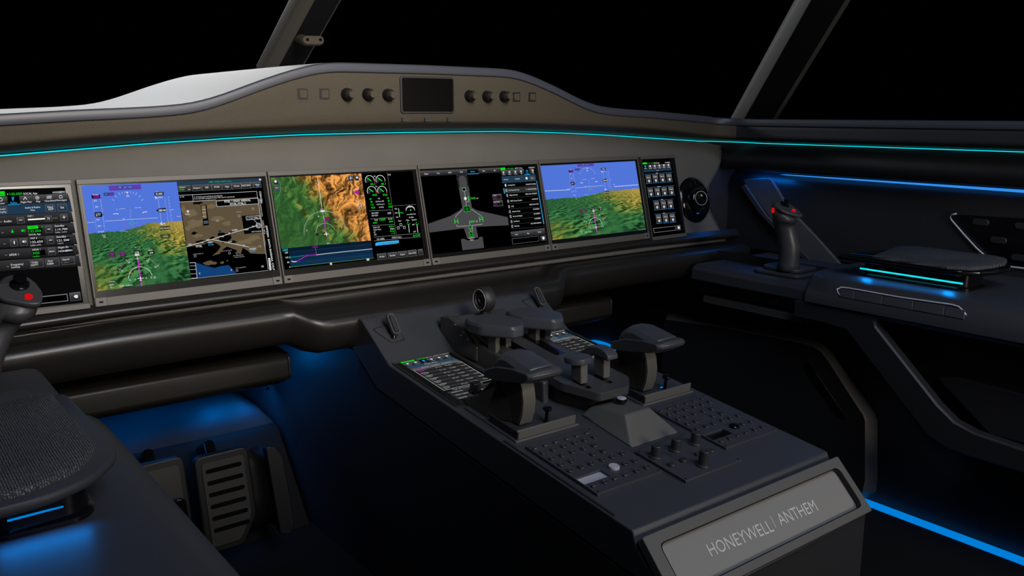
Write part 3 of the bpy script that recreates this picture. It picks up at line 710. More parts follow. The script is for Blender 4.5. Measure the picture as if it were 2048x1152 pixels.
for t, x, y, h, c in (('PITBL', 1020, 627, 17, WH), ('MERT', 1114, 595, 14, WH), ('FL140', 1118, 614, 14, (60, 170, 225)), ('PORFS', 1464, 650, 15, WH), ('FL190', 1462, 667, 14, (60, 170, 225)), ('PHIBH', 1314, 494, 13, WH), ('-265', 942, 612, 13, WH), ('104', 1046, 596, 11, WH), ('268', 1090, 574, 12, WH), ('245', 1268, 518, 12, WH), ('272', 1388, 620, 11, WH), ('-140', 1462, 464, 12, WH),
                      ('12', 1464, 318, 18, (190, 185, 170)), ('10', 1170, 417, 18, (190, 185, 170)), ('12', 1520, 627, 18, (190, 185, 170)), ('4', 1024, 850, 19, (200, 210, 220)), ('4', 1284, 822, 19, (200, 210, 220)), ('10', 1542, 793, 18, (220, 220, 220)), ('FIM', 1212, 548, 12, WH), ('GVO', 1274, 590, 12, WH), ('SABLE', 1408, 490, 11, WH), ('NOT TO SCALE', 1492, 506, 9, WH), ('LOMPOC', 1348, 345, 9, (170, 165, 150)), ('KSMX', 926, 364, 11, WH)):
    C.text(t, x, y, h, c, lay=6)
for x, y in ((988, 709), (1270, 684), (1332, 683), (1348, 378), (1332, 827)): C.arc(x, y, 9, 0, 360, 2, (190, 190, 190), 5, n=10)
for t, x, y in (('CHANNEL IS', 1012, 690), ('SAN NICOLAS', 1248, 664), ('BURBANK', 1344, 702), ('VAN NUYS', 1352, 716), ('SAN CLEMENTE', 1364, 803)): C.text(t, x, y, 9, (150, 150, 150), 84, lay=6)
C.disc(928, 341, 9, WH, 6); C.poly([(1032, 290), (1080, 285), (1102, 452), (1056, 460)], (6, 6, 6), 5); C.poly([(1038, 294), (1072, 291), (1084, 398), (1052, 402)], (120, 104, 78), 6); C.poly([(1056, 420), (1092, 416), (1096, 440), (1060, 444)], (70, 84, 100), 6)
for y in (326, 354, 384): C.line([(1044, y), (1076, y-3)], 3, (196, 190, 170), 7)
C.done('screen_picture', D[0][1])
# display 2: relief map, profile and engine page
c2 = (530, 320, 4.609)
C = Canvas(PP, -.0001, c2)
C.quad((50, 163), (886, 124), (976, 742), (150, 818), M['relief'], 1)
C.poly([(150, 818), (976, 742), (1006, 916), (186, 1012)], (0, 0, 0), 1); C.quad((216, 812), (976, 742), (1000, 902), (238, 990), M['profile'], 2)
C.quad((886, 124), (1356, 102), (1470, 868), (1006, 916), BK, 1)
for x0, y0, x1, y1 in ((74, 178, 126, 226), (84, 240, 136, 290)): C.key(x0, y0, x1, y1)
C.disc(96, 198, 11, (240, 240, 240), 5); C.text('WX', 108, 258, 13); C.line([(92, 278), (124, 276)], 3, (60, 170, 230), 5)
C.key(764, 144, 812, 192); C.key(824, 140, 868, 190); C.line([(788, 150), (790, 186)], 4, WH, 5); C.line([(776, 168), (802, 167)], 4, WH, 5); C.disc(847, 162, 9, (230, 230, 235), 5)
C.line([(124, 185), (140, 220), (146, 270), (130, 320), (96, 366)], 2, (60, 190, 150), 3)
C.line([(482, 150), (524, 440)], 3, (235, 235, 235), 3); C.line([(530, 480), (546, 548)], 2.5, (220, 220, 210), 3); C.line([(546, 548), (560, 668)], 7, (205, 20, 200), 3)
C.box(505, 440, 546, 466, (10, 12, 10), 3); C.text('257', 524, 453, 16, lay=4); C.box(510, 464, 550, 478, (225, 225, 225), 4)
C.arc(562, 682, 196, 8, 178, 2.4, (190, 195, 190)); C.arc(562, 682, 92, 18, 172, 2.4, (190, 195, 190))
C.line([(544, 686), (584, 682)], 5, (255, 255, 255), 4); C.line([(562, 664), (566, 700)], 5, (255, 255, 255), 4)
C.box(548, 528, 604, 556, (90, 30, 60), 3); C.text('MHR', 574, 542, 13, (200, 30, 160), lay=4); C.poly([(818, 296), (846, 276), (874, 292), (850, 318)], (180, 20, 170), 4); C.text('ELY', 858, 272, 12, (220, 220, 220))
for i, t in enumerate(('GS 450', 'SAT -42', 'TAS 455', 'ISA +5')): C.text(t, 872, 398+i*16, 12, (225, 220, 205))
for t, x, y in (('18', 494, 520), ('15', 386, 650), ('24', 652, 548), ('27', 708, 622)): C.text(t, x, y, 14, (215, 215, 200))
C.text('20.0', 584, 768, 14); C.box(466, 676, 496, 698, (40, 34, 22), 3)
for y in (852, 908, 952): C.line([(218, y), (980, y-78)], 1.4, (70, 74, 78), 4)
C.line([(238, 986), (1004, 904)], 3, (90, 150, 70), 4); C.box(158, 816, 214, 842, (10, 70, 84), 3); C.text('16000', 186, 829, 16, (40, 200, 210), 50, lay=4)
for t, x, y in (('240', 196, 854), ('160', 202, 898), ('80', 214, 942), ('0', 228, 986)): C.text(t, x, y, 16, (240, 240, 240))
C.line([(236, 896), (372, 880)], 4, (40, 200, 190), 4, dash=.0018); C.poly([(222, 886), (238, 896), (226, 910)], (30, 190, 180), 4)
C.line([(290, 936), (386, 880), (478, 873)], 5, (205, 20, 200), 5); C.line([(244, 930), (254, 938), (290, 936)], 6, (245, 245, 245), 5); C.line([(478, 873), (700, 848), (988, 820)], 4, (225, 228, 232), 5)
C.line([(464, 812), (474, 880)], 2, (150, 150, 150), 5); C.line([(378, 870), (390, 890)], 3, (205, 20, 200), 5); C.line([(468, 866), (482, 880)], 3, (205, 20, 200), 5); C.text('10290', 462, 802, 13, (205, 20, 200), 50, lay=5)
C.box(596, 946, 618, 966, (200, 200, 200), 4); C.box(934, 908, 962, 926, (200, 200, 200), 4)
for x, y, t in ((966, 190, '40.1'), (1064, 188, '40.1'), (984, 290, '436'), (1080, 288, '436')):
    C.arc(x, y, 42, -20, 200, 4, (235, 235, 235)); C.poly([(x, y), (x-36, y+30), (x-42, y-6), (x-24, y-26)], (44, 46, 48), 2); C.line([(x-26, y-26), (x+14, y+6)], 7, (30, 220, 60), 4)
    C.arc(x, y, 42, -25, -5, 5, (200, 40, 90), 4, n=5); C.text(t, x+26, y+32, 19, GR, 44)
C.text('N1', 1010, 150, 13); C.text('ITT', 1026, 246, 12); C.text('CAS', 1144, 135, 14); C.line([(1126, 116), (1210, 688)], 2, (130, 130, 130), 3)
for a, m, b, y in (('60', 'N2', '60', 357), ('48', 'Oil Press PSI', '48', 383), ('115', 'Oil Temp C', '115', 410), ('7300', 'FF PPH', '7300', 438)):
    j = (y-357)*.28; C.text(a, 972+j, y+2, 17, GR); C.text(m, 1050+j, y-2, 13, (215, 215, 215)); C.text(b, 1132+j, y-6, 17, GR)
for y0, y1, x0, x1 in ((470, 460, 960, 1176), (544, 528, 972, 1184), (606, 592, 984, 1196), (712, 674, 1000, 1432), (746, 708, 1004, 1436)): C.line([(x0, y0), (x1, y1)], 2, (150, 150, 150), 3)
C.line([(1170, 424), (1392, 410)], 2, (120, 120, 120), 3)
C.text('APU RPM', 1012, 490, 14); C.text('APU EGT', 1012, 512, 13); C.text('OFF', 1146, 490, 17)
C.text('Total', 1022, 552, 14); C.text('12000', 1082, 548, 21, GR); C.text('Fuel lb', 1154, 542, 13); C.text('6000', 1014, 578, 17, GR); C.text('6000', 1160, 566, 17, GR)
for i, (a, b) in enumerate((('Cabin Alt', '4532 ft'), ('Cabin Rate', '0 fpm'), ('dP', '0.0 psi'), ('LFE', '---- ft'))): C.text(a, 996+i*3, 622+i*22, 14, (210, 210, 210), al='L'); C.text(b, 1188+i*3, 610+i*21, 15, GR if i != 1 else WH, al='R')
C.arc(1342, 476, 42, 10, 170, 3, WH); C.arc(1342, 476, 46, 30, 150, 3, WH); C.line([(1306, 504), (1390, 498)], 3, WH, 4); C.disc(1342, 462, 7, (30, 170, 60), 4); C.disc(1346, 498, 6, (30, 170, 60), 4); C.text('Aileron', 1334, 432, 12); C.text('Rudder', 1350, 527, 13)
C.line([(1230, 446), (1240, 526)], 4, WH, 4); C.text('ND', 1206, 450, 13); C.text('Stab', 1208, 487, 13); C.text('6.6', 1262, 484, 17, GR); C.text('NU', 1218, 527, 13); C.line([(1222, 487), (1248, 485)], 5, (30, 200, 60), 5)
for t, x, y in (('Gear', 1242, 560), ('Flaps', 1314, 554), ('Spoilers', 1376, 550)): C.text(t, x, y, 13)
for x, y in ((1228, 624), (1252, 596), (1284, 620)): C.frame(x-12, y-10, x+12, y+12, 2, WH)
for x in (1322, 1400): C.line([(x, 596), (x+8, 668)], 4, WH, 4); C.line([(x-14, 588), (x, 598), (x+14, 586)], 4, (30, 200, 60), 5); C.text('0', x-6, 576, 15, GR)
C.text('RET', 1368, 596, 12); C.text('EXT', 1380, 660, 12)
C.text('1/3 1608z', 1066, 728, 16, WH); C.text('CPDLC Inbox', 1214, 712, 14); C.text('@ KZAK', 1398, 694, 16, GR)
C.poly([(1018, 766), (1040, 758), (1220, 740), (1234, 744), (1232, 762), (1214, 770), (1030, 790), (1016, 790)], (58, 172, 235), 3); C.text('Turn Right Heading 070', 1124, 766, 14, (14, 60, 120), 186, lay=4)
for (x0, y0, x1, y1), t in zip(((1030, 866, 1124, 912), (1128, 856, 1222, 902), (1222, 846, 1314, 892), (1314, 834, 1404, 882), (1408, 824, 1460, 874)), ('Accept', 'Standby', 'Reject', 'Not With', '')): C.key(x0, y0, x1, y1, t, 15)
C.done('screen_picture', D[1][1])
# display 3: brake synoptic and checklist
c3 = (820, 310, 5.237)
C = Canvas(PP, -.0001, c3)
C.quad((104, 164), (1304, 112), (1420, 912), (244, 1040), BK, 1)
C.quad((104, 168), (940, 132), (948, 184), (112, 226), M['key'], 2)
C.quad((596, 152), (714, 148), (722, 194), (604, 200), (4, 8, 14), 3); C.line([(604, 200), (722, 194)], 5, (50, 160, 220), 4)
for t, x, y, c in (('Engine', 170, 197, WH), ('Fuel', 294, 190, WH), ('HYD', 416, 184, WH), ('ECS', 538, 178, WH), ('Brakes', 656, 172, (70, 180, 235)), ('Elec', 772, 166, WH), ('Air', 886, 162, WH)): C.text(t, x, y, 15, c, lay=5)
for x in (230, 354, 480, 830): C.line([(x, 162), (x+4, 214)], 2, (30, 30, 30), 4)
F = M['fuselage']; G1 = (70, 70, 73)
C.poly([(488, 208), (594, 204), (640, 500), (648, 550), (700, 580), (1024, 652), (1034, 736), (692, 752), (714, 866), (600, 876), (564, 768), (204, 812), (188, 722), (420, 640), (520, 580), (548, 550), (516, 380)], G1, 2)
C.poly([(532, 884), (560, 876), (600, 894), (712, 884), (730, 858), (760, 856), (776, 972), (550, 998)], G1, 2); C.arc(548, 262, 50, 0, 180, 22, (34, 34, 36), 3); C.poly([(500, 260), (512, 262), (520, 330), (508, 330)], (34, 34, 36), 3); C.poly([(590, 256), (602, 258), (612, 330), (598, 330)], (34, 34, 36), 3)
wl = (190, 190, 190)
C.line([(570, 380), (590, 536)], 3, wl, 4); C.line([(546, 574), (478, 640), (480, 660)], 3, wl, 4); C.line([(640, 566), (746, 640), (744, 660)], 3, wl, 4); C.line([(486, 730), (490, 748), (606, 742)], 3, wl, 4); C.line([(752, 720), (756, 724), (650, 738), (654, 800)], 3, wl, 4); C.line([(620, 700), (634, 800)], 3, wl, 4)
C.box(542, 344, 584, 378, (2, 8, 4), 5); C.frame(542, 344, 584, 378, 3, (150, 200, 150), 6); C.disc(578, 456, 14, (230, 230, 230), 5); C.line([(588, 490), (618, 488), (614, 440)], 3, wl, 4); C.frame(604, 432, 620, 474, 3, GR, 5)
C.text('3000', 660, 452, 21, GR, 52); C.text('psi', 704, 452, 15)
C.box(562, 540, 630, 590, (2, 24, 8), 5); C.frame(560, 538, 632, 592, 3, (60, 190, 80), 6); C.text('Anti', 594, 556, 15, GR, lay=7); C.text('Skid', 596, 575, 15, GR, lay=7)
for x, y in ((484, 696), (744, 674)):
    for dx in (-17, 17): C.box(x+dx-7, y-28, x+dx+7, y+26, (20, 220, 40), 6)
    C.line([(x-14, y), (x+14, y-1)], 6, (20, 220, 40), 6)
C.text('3000', 648, 696, 21, GR, 56); C.text('psi', 698, 692, 15); C.box(612, 740, 646, 770, (2, 30, 8), 6); C.text('P', 628, 754, 15, GR, lay=7); C.frame(612, 740, 646, 770, 3, GR, 7)
C.box(618, 808, 660, 852, (2, 30, 8), 6); C.frame(618, 808, 660, 852, 3, GR, 7); C.text('Set', 640, 830, 15, GR, lay=7); C.text('Park/Emer', 646, 868, 14); C.text('Brake', 648, 888, 14)
for x0, y0, x1, y1 in ((862, 416, 960, 460), (872, 484, 974, 530)): C.box(x0, y0, x1, y1, (22, 22, 24), 4); C.quad((x0-3, y0), (x1-6, y0-6), (x1-2, y0+16), (x0, y0+22), M['key'], 5); C.frame(x0-2, y0-2, x1, y1+2, 2, (130, 130, 130), 6)
C.text('Brake', 888, 425, 12, lay=7); C.text('280 C', 894, 450, 12, (190, 20, 190), lay=7); C.text('Auto Brake', 908, 492, 12, lay=7, w=62); C.text('Low', 900, 517, 12, (190, 20, 190), lay=7)
C.box(944, 134, 1000, 156, (20, 215, 30), 3); C.text('127.650', 1050, 142, 13, GR, 66); C.text('KDVT 12 Sat', 1136, 137, 12, WH, 78); C.text('N508AN', 1272, 130, 11, WH, 62)
C.quad((950, 160), (1296, 140), (1302, 196), (958, 214), M['key'], 2); C.quad((1190, 146), (1248, 143), (1256, 206), (1198, 210), (6, 14, 24), 3); C.line([(1198, 208), (1256, 204)], 5, (50, 160, 220), 5)
for i, (x, t) in enumerate(((980, 'Home'), (1042, 'Radios'), (1104, 'Flt Plan'), (1164, 'Map'), (1226, 'Checks'), (1286, 'Msgs'))): C.text(t, x+2, 206-i*4, 10, WH if i != 4 else (70, 180, 235), lay=4); C.disc(x-2, 184-i*4, 10, (190, 195, 200) if i != 4 else (40, 110, 160), 4); C.line([(x-12, 186-i*4), (x+9, 184-i*4)], 2, (60, 60, 62), 5)
C.quad((956, 224), (1312, 200), (1322, 274), (966, 298), (34, 58, 78), 2); C.text('1 Normal', 1002, 256, 13); C.text('Checklist', 1124, 249, 13); C.disc(1220, 244, 11, WH, 4); C.key(1250, 228, 1310, 258, 'Menu', 12)
rws = (('Landing Gear', 'TAKEOFF CONFIG', 318), ('Ice Protection Test', '1 + HTR BITS BEGIN', 372), ('Flight Controls', 'FREE AND CORRECT', 423), ('MFD Control Switch', 'COMPLETE', 484), ('CVR', 'PRESS AND TEST', 541), ('Avionics Setup', 'AS DESIRED', 594), ('No Aural Display', 'AS DESIRED', 645), ('Fuel Boost', 'AS DESIRED', 698), ('Flt Mode', 'ON, POSN SENSOR', 748))
for i, (a, b, y) in enumerate(rws):
    x = 1000+(y-318)*.163
    if i == 1: C.quad((984, 350), (1326, 326), (1334, 384), (992, 402), (44, 46, 48), 2); C.quad((976, 350), (984, 350), (994, 402), (984, 402), (50, 170, 225), 3)
    C.frame(x-9, y-12, x+9, y+12, 2.5, (225, 225, 225), 4); C.text(a, x+24, y-2, 14, WH, al='L'); C.text(b, x+318-(y-318)*.03, y-16-(y-318)*.055, 13, WH, al='R')
    C.line([(x-6, y+26), (x+330, y+2)], 1.6, (70, 70, 72), 3)
C.box(992, 308, 1009, 330, (225, 225, 225), 4)
C.quad((1322, 270), (1328, 270), (1404, 720), (1396, 722), (50, 150, 210), 4)
C.quad((1052, 806), (1408, 766), (1416, 836), (1062, 864), M['key'], 2)
for t, x, y in (('Undo', 1114, 832), ('Skip', 1236, 820), ('Check', 1356, 806)): C.text(t, x, y, 14, lay=4)
C.line([(1174, 806), (1180, 852)], 2, (16, 16, 16), 4); C.line([(1296, 790), (1302, 842)], 2, (16, 16, 16), 4)
C.poly([(1066, 876), (1350, 846), (1354, 902), (1072, 936)], (90, 90, 92), 3); C.poly([(1070, 880), (1347, 850), (1350, 899), (1075, 932)], (0, 0, 0), 4); C.key(1366, 850, 1424, 892); C.disc(1396, 871, 12, (240, 240, 240), 5)
C.done('screen_picture', D[2][1])
# display 4: synthetic vision only
c4 = (1060, 290, 4.8)
C = Canvas(PP, -.0001, c4)
C.quad((98, 200), (1008, 154), (1112, 812), (216, 912), M['terrain'], 1)
def s4x(x, y): return 250+(x-52-(y-130)*.15)*.79+(y-130)*.12+14
def s4y(x, y): return 204+(y-130)*.79-(x-52)*.0
pfd(C, Map(lambda x, y: 392+(x-172)*.60+(y-220)*.03, lambda x, y: 252+(y-220)*.80-(x-172)*.005, .68))
C.line([(140, 442), (380, 430)], 3, WH, 3); C.line([(806, 399), (1040, 382)], 3, WH, 3)
C.done('screen_picture', D[3][1])
# small touch displays at both ends
def small_display(x0, x1, h, top, label, grp):
    P2 = Plane(PP.p(0, top, .002), (1, 0, 0), PW)
    t = thing('touch_display', label, 'display', tuple(P2.p((x0+x1)/2, h, 0)), grp)
    g = bezel(P2, x0, x1, h, t, top=.008, bot=.010, side=.002, th=.012)
    return P2, t, g
SG = 'small touch displays at the ends of the row'
P2, t, g = small_display(.168, .3335, .237, .000, 'small touch display of radio settings at the left end of the row', SG)
C = Canvas(P2, -.0001, (0, 340, 3.84)); c5 = C
C.quad((-60, 150), (500, 134), (640, 1018), (-60, 1100), (10, 10, 11), 1)
C.box(-40, 166, 40, 200, (20, 215, 30), 3); C.text('12.1', 18, 188, 16, (6, 40, 6), lay=4); C.text('135.050', 122, 183, 18, GR, 94); C.text('SOCAL App', 232, 180, 16, WH, 108); C.text('HON889H', 452, 170, 14, WH, 94)
C.disc(58, 186, 6, GR, 3)
C.quad((-60, 210), (520, 178), (540, 244), (-60, 272), M['key'], 2); C.quad((52, 196), (146, 190), (154, 262), (60, 268), (2, 6, 14), 3); C.line([(60, 268), (154, 262)], 5, (50, 170, 230), 4)
for i, (x, t_) in enumerate(((6, 'Home'), (100, 'Radios'), (196, 'Flight Plan'), (288, 'Map'), (380, 'Checklists'), (466, 'Messages'))):
    C.text(t_, x+5, 256-i*5, 13, WH if i != 1 else (70, 180, 235), 84 if i in (2, 4, 5) else None, lay=5)
    if i != 1: C.line([(x+50, 196-i*3), (x+58, 258-i*3)], 2, (40, 40, 42), 4)
C.line([(92, 206), (98, 236), (106, 206)], 5, (60, 170, 230), 5); C.line([(180, 230), (192, 206), (206, 228)], 5, (220, 220, 220), 5); C.arc(286, 214, 13, 0, 360, 3, (220, 220, 220), 5); C.line([(274, 214), (298, 213)], 2.5, WH, 5); C.line([(286, 201), (288, 227)], 2.5, WH, 5)
for y in (202, 210, 218): C.line([(358, y), (396, y-2)], 3.5, WH, 5)
C.arc(466, 206, 11, 0, 180, 4, WH, 5); C.line([(452, 216), (482, 214)], 4, WH, 5); C.line([(-4, 224), (6, 212), (18, 224), (16, 238), (-2, 239)], 3.5, WH, 5)
C.quad((-60, 272), (540, 244), (556, 320), (-60, 348), (32, 56, 78), 2); C.text('Audio & Radios', 250, 287, 14, WH, 118); C.text('Pilot', 252, 308, 13)
C.key(-40, 284, 58, 334); C.text('Audio', 18, 300, 14, lay=5); C.text('Replay', 22, 321, 14, lay=5); C.key(346, 268, 426, 318); C.text('Nav/', 386, 284, 16, lay=5); C.text('ADF', 390, 301, 16, lay=5); C.key(438, 262, 518, 312, 'Sat', 17)
for k, (ya, yb, yc, yd) in enumerate(((348, 320, 400, 432), (434, 402, 486, 520), (524, 490, 570, 604), (610, 575, 648, 692), (698, 652, 738, 782))): C.quad((-60, ya+4), (548+k*14, yb+2), (566+k*14, yc), (-60, yd), M['row'], 2)
C.text('Audio', 58, 393, 17); C.key(126, 364, 190, 408, ); C.line([(144, 386), (172, 384)], 4, WH, 5); C.text('VHF 1', 232, 354, 13); C.line([(214, 382), (344, 374)], 12, (245, 245, 245), 5); C.key(342, 354, 402, 392, '75', 16); C.line([(404, 370), (442, 368)], 4, (120, 120, 120), 5); C.key(460, 342, 522, 386); C.line([(478, 364), (504, 362)], 4, WH, 5); C.line([(490, 350), (492, 376)], 4, WH, 5)
C.box(210, 432, 294, 450, (20, 215, 30), 4); C.text('VHF 1', 250, 441, 13, (8, 50, 8), lay=5); C.box(220, 454, 326, 482, (0, 0, 0), 3); C.text('135.050', 268, 469, 18, GR, 94, lay=4); C.text('SOCAL App', 266, 494, 13, WH, 92)
C.line([(94, 460), (96, 482)], 8, GR, 4); C.arc(95, 472, 10, 180, 360, 3, GR, 4); C.disc(172, 466, 9, GR, 4); C.arc(176, 466, 15, -60, 60, 3, GR, 4); C.disc(326, 434, 7, (20, 150, 40), 4)
C.key(344, 428, 404, 480); C.line([(364, 456), (386, 454)], 5, WH, 5); C.text('Standby', 456, 428, 15, WH, 74); C.box(420, 440, 524, 470, (0, 0, 0), 3); C.text('119.700', 472, 455, 18, WH, 92, lay=4); C.text('KSBA Tower', 470, 475, 13, (200, 200, 200), 90)
C.key(76, 534, 138, 584); C.key(150, 528, 214, 578); C.line([(108, 546), (110, 570)], 8, WH, 5); C.disc(180, 550, 9, WH, 5); C.arc(184, 550, 14, -60, 60, 3, WH, 5)
C.text('VHF 2', 258, 524, 14); C.box(230, 536, 338, 564, (0, 0, 0), 3); C.text('132.650', 282, 551, 18, WH, 94, lay=4); C.text('KSBA ATIS', 274, 577, 12, (200, 200, 200), 80); C.key(356, 512, 416, 564); C.line([(376, 540), (398, 538)], 5, WH, 5)
C.text('Standby', 470, 512, 15, WH, 74); C.box(434, 524, 540, 554, (0, 0, 0), 3); C.text('121.500', 486, 539, 18, WH, 92, lay=4); C.text('Guard', 464, 561, 12, (200, 200, 200))
C.text('XPDR 1', 106, 650, 16); C.text('XPDR 1', 278, 612, 14); C.box(242, 620, 350, 652, (0, 0, 0), 3); C.text('3420', 276, 637, 19, GR, lay=4); C.text('TA/RA', 276, 662, 13, GR); C.key(366, 598, 430, 650, 'Ident', 14); C.text('Flight ID', 486, 594, 15, WH, 78); C.box(446, 604, 562, 634, (0, 0, 0), 3); C.text('HON889H', 502, 620, 17, WH, 104, lay=4)
C.text('Frequency', 132, 724, 16); C.text('Lookup', 120, 744, 15)
for x0, y0, a_, b_ in ((228, 694, 'Origin', 'KDVT'), (348, 684, 'Dest', 'KSBA'), (468, 672, 'Search', '- - -')): C.key(x0, y0, x0+110, y0+48); C.text(a_, x0+38, y0+14, 14, lay=5); C.text(b_, x0+40, y0+35, 15, lay=5)
for x, y in ((20, 482), (34, 568), (46, 654), (60, 742), (8, 398)): C.line([(x-8, y-3), (x, y+3), (x+8, y-4)], 3, (150, 150, 150), 4)
C.poly([(40, 1000), (516, 950), (524, 1006), (44, 1056)], (130, 130, 132), 3); C.poly([(44, 1006), (512, 956), (518, 1002), (48, 1050)], (0, 0, 0), 4); C.key(532, 944, 624, 998); C.poly([(566, 972), (576, 960), (596, 959), (598, 982), (580, 984)], WH, 5)
C.done('screen_picture', g)
P3, t, g = small_display(1.8045, 1.9470, .240, .003, 'small touch display of app buttons at the right end of the row', SG)
C = Canvas(P3, -.0001, (1060, 290, 4.8))
C.quad((1062, 150), (1352, 132), (1480, 858), (1180, 892), (2, 2, 3), 1)
C.box(1080, 170, 1124, 184, (20, 215, 30), 3); C.text('127.650', 1158, 175, 12, (20, 150, 40), 56); C.text('SOCAL App', 1214, 172, 11, WH, 54); C.text('HON889H', 1318, 168, 9, WH, 48)
C.quad((1094, 196), (1346, 180), (1354, 222), (1102, 238), M['key'], 2); C.quad((1092, 196), (1128, 194), (1136, 240), (1098, 242), (6, 18, 34), 3); C.quad((1090, 240), (1356, 222), (1360, 242), (1094, 262), (28, 56, 80), 3); C.text('Home', 1224, 244, 10)
for i, x in enumerate((1106, 1152, 1196, 1240, 1284, 1328)): C.disc(x, 206-i*2.6, 8, (190, 190, 195) if i else (50, 140, 200), 4); C.text('Radios', x+4, 226-i*2.6, 8, WH, 28, lay=4)
def app_row(x, y, n, names, head):
    C.line([(x, y-24), (x+n*66+2, y-24-n*5.6)], 3, (60, 90, 110), 3); C.text(head, x+n*30, y-30-n*2, 10, lay=4)
    for i in range(n):
        X, Y = x+10+i*66, y-i*5.2
        C.key(X, Y-16, X+60, Y+62); C.line([(X+4, Y+64), (X+64, Y+59)], 4, (24, 90, 130), 5); C.text(names[i], X+28, Y+4, 11, WH, 34, lay=5); C.disc(X+34, Y+38, 9, (225, 225, 228), 5); C.line([(X+28, Y+30), (X+40, Y+46)], 3, (30, 30, 32), 6)
app_row(1098, 308, 4, ('Charts', 'FMAC', 'Search', 'Sensors'), 'Flight'); app_row(1118, 436, 4, ('Cabin', 'TOLD', 'Deicers', 'Preview'), 'Systems'); app_row(1176, 560, 3, ('ATC/AT', 'Tools', 'Camera'), 'Audio'); app_row(1196, 690, 3, ('Settings', 'Screen', 'Maint'), 'Setup')
C.poly([(1180, 800), (1398, 776), (1402, 818), (1190, 844)], (120, 120, 122), 3); C.poly([(1184, 804), (1394, 780), (1398, 815), (1193, 840)], (0, 0, 0), 4); C.key(1406, 772, 1448, 814); C.disc(1427, 794, 9, (240, 240, 240), 5)
C.done('screen_picture', g)
# ================================================================ CENTRE PEDESTAL
QW = V((0, -1, -.1207)).normalized()
Q = Plane((0, .776, -.582), (1, 0, 0), QW)           # pedestal top; second coordinate runs towards the seat (negative = forward)
XL, XR = .828, 1.308
ped = thing('center_pedestal', 'grey centre pedestal with a sloping top and a metal nameplate at its end', 'pedestal', (CX, 1.15, -1.0))
cap = [(.788, -.600), (.796, -.5797), (1.468, -.4985), (1.478, -.4968), (1.486, -.492), (1.585, -.4285), (1.593, -.4245), (1.604, -.424), (1.648, -.428), (1.652, -.4345), (1.647, -.491), (1.533, -.5605), (.79, -.648), (.730, -.664), (.722, -.662)]
mobj('top_housing', *prism([(XL, y, z) for y, z in cap], (XR-XL, 0, 0)), M['plastic'], ped, bevel=.0025, seg=3)
low = [(.716, -.667), (.791, -.6515), (1.5345, -.564), (1.61, -.517), (1.61, -1.0), (.716, -1.0)]
mobj('lower_body', *prism([(XL+.001, y, z) for y, z in low], (XR-XL-.002, 0, 0)), M['plastic_dark'], ped, bevel=.002)
mobj('rear_body', *boxv(XL+.001, XR-.001, 1.6095, 2.5, -1.0, -.50), M['panel_dark'], ped)
BR = Plane((0, .777, -.5835), (1, 0, 0), (0, -.071, -.0735))
outer = roundpoly([(XL-.0005, -.001), (XR+.0005, -.001), (XR+.0005, .1015), (XL-.0005, .1015)], .004, 6)
inner = roundpoly([(XL+.022, .0155), (XR-.014, .0155), (XR-.014, .0885), (XL+.022, .0885)], .012, 6)
def ring(plane, a, b, h0, h1):
    n = len(a); vs = [plane.p(x, y, h) for P, h in ((a, h1), (b, h1), (b, h0), (a, h0)) for x, y in P]; fs = []
    for k in range(4):
        for i in range(n): j = (i+1) % n; fs.append((k*n+i, k*n+j, ((k+1) % 4)*n+j, ((k+1) % 4)*n+i))
    return vs, fs
nf = mobj('nameplate_frame', *ring(BR, outer, inner, -.014, .0015), M['frame'], ped, bevel=.0012)
in2 = [(CX+.004+(x-CX-.004)*.992, .052+(y-.052)*.97) for x, y in inner]
mobj('recess_wall', *ring(BR, inner, in2, -.013, .0003), M['gloss'], ped)  # recess sides coloured black, so their shade is painted in
npl = mobj('nameplate', *BR.slab([(XL+.018, .012), (XR-.010, .012), (XR-.010, .092), (XL+.018, .092)], -.0135, -.009), M['plate'], ped)
C = Canvas(BR, -.0086, (1020, 800, 2.7676))
def along(C, txt, p0, p1, h, mat):
    a, b = V(C.q(*p0)), V(C.q(*p1)); vs, fs, x0, x1 = glyphs(txt); W = (b-a).length/(x1-x0); d = (b-a).normalized(); n = V((-d.y, d.x)); H = h/.72
    C.raw([tuple(a+d*(x-x0)*W+n*(-(y-.36)*H)) for x, y in vs], fs, mat, lay=1)
along(C, 'HONEYWELL', (1098, 832), (1446, 692), .0195, M['letter']); along(C, 'ANTHEM', (1482, 663), (1690, 580), .0195, M['letter'])
C.line([(1438, 640), (1472, 706)], 3.4, M['letter'], 1)
C.done('nameplate_lettering', npl)
# recessed line round the pedestal top (left edge groove)
mobj('edge_strip', *Q.slab([(XL+.003, -.33), (XL+.0075, -.33), (XL+.0075, -.06), (XL+.003, -.06)], -.001, .002), M['plastic_dark'], ped, bevel=.0008)
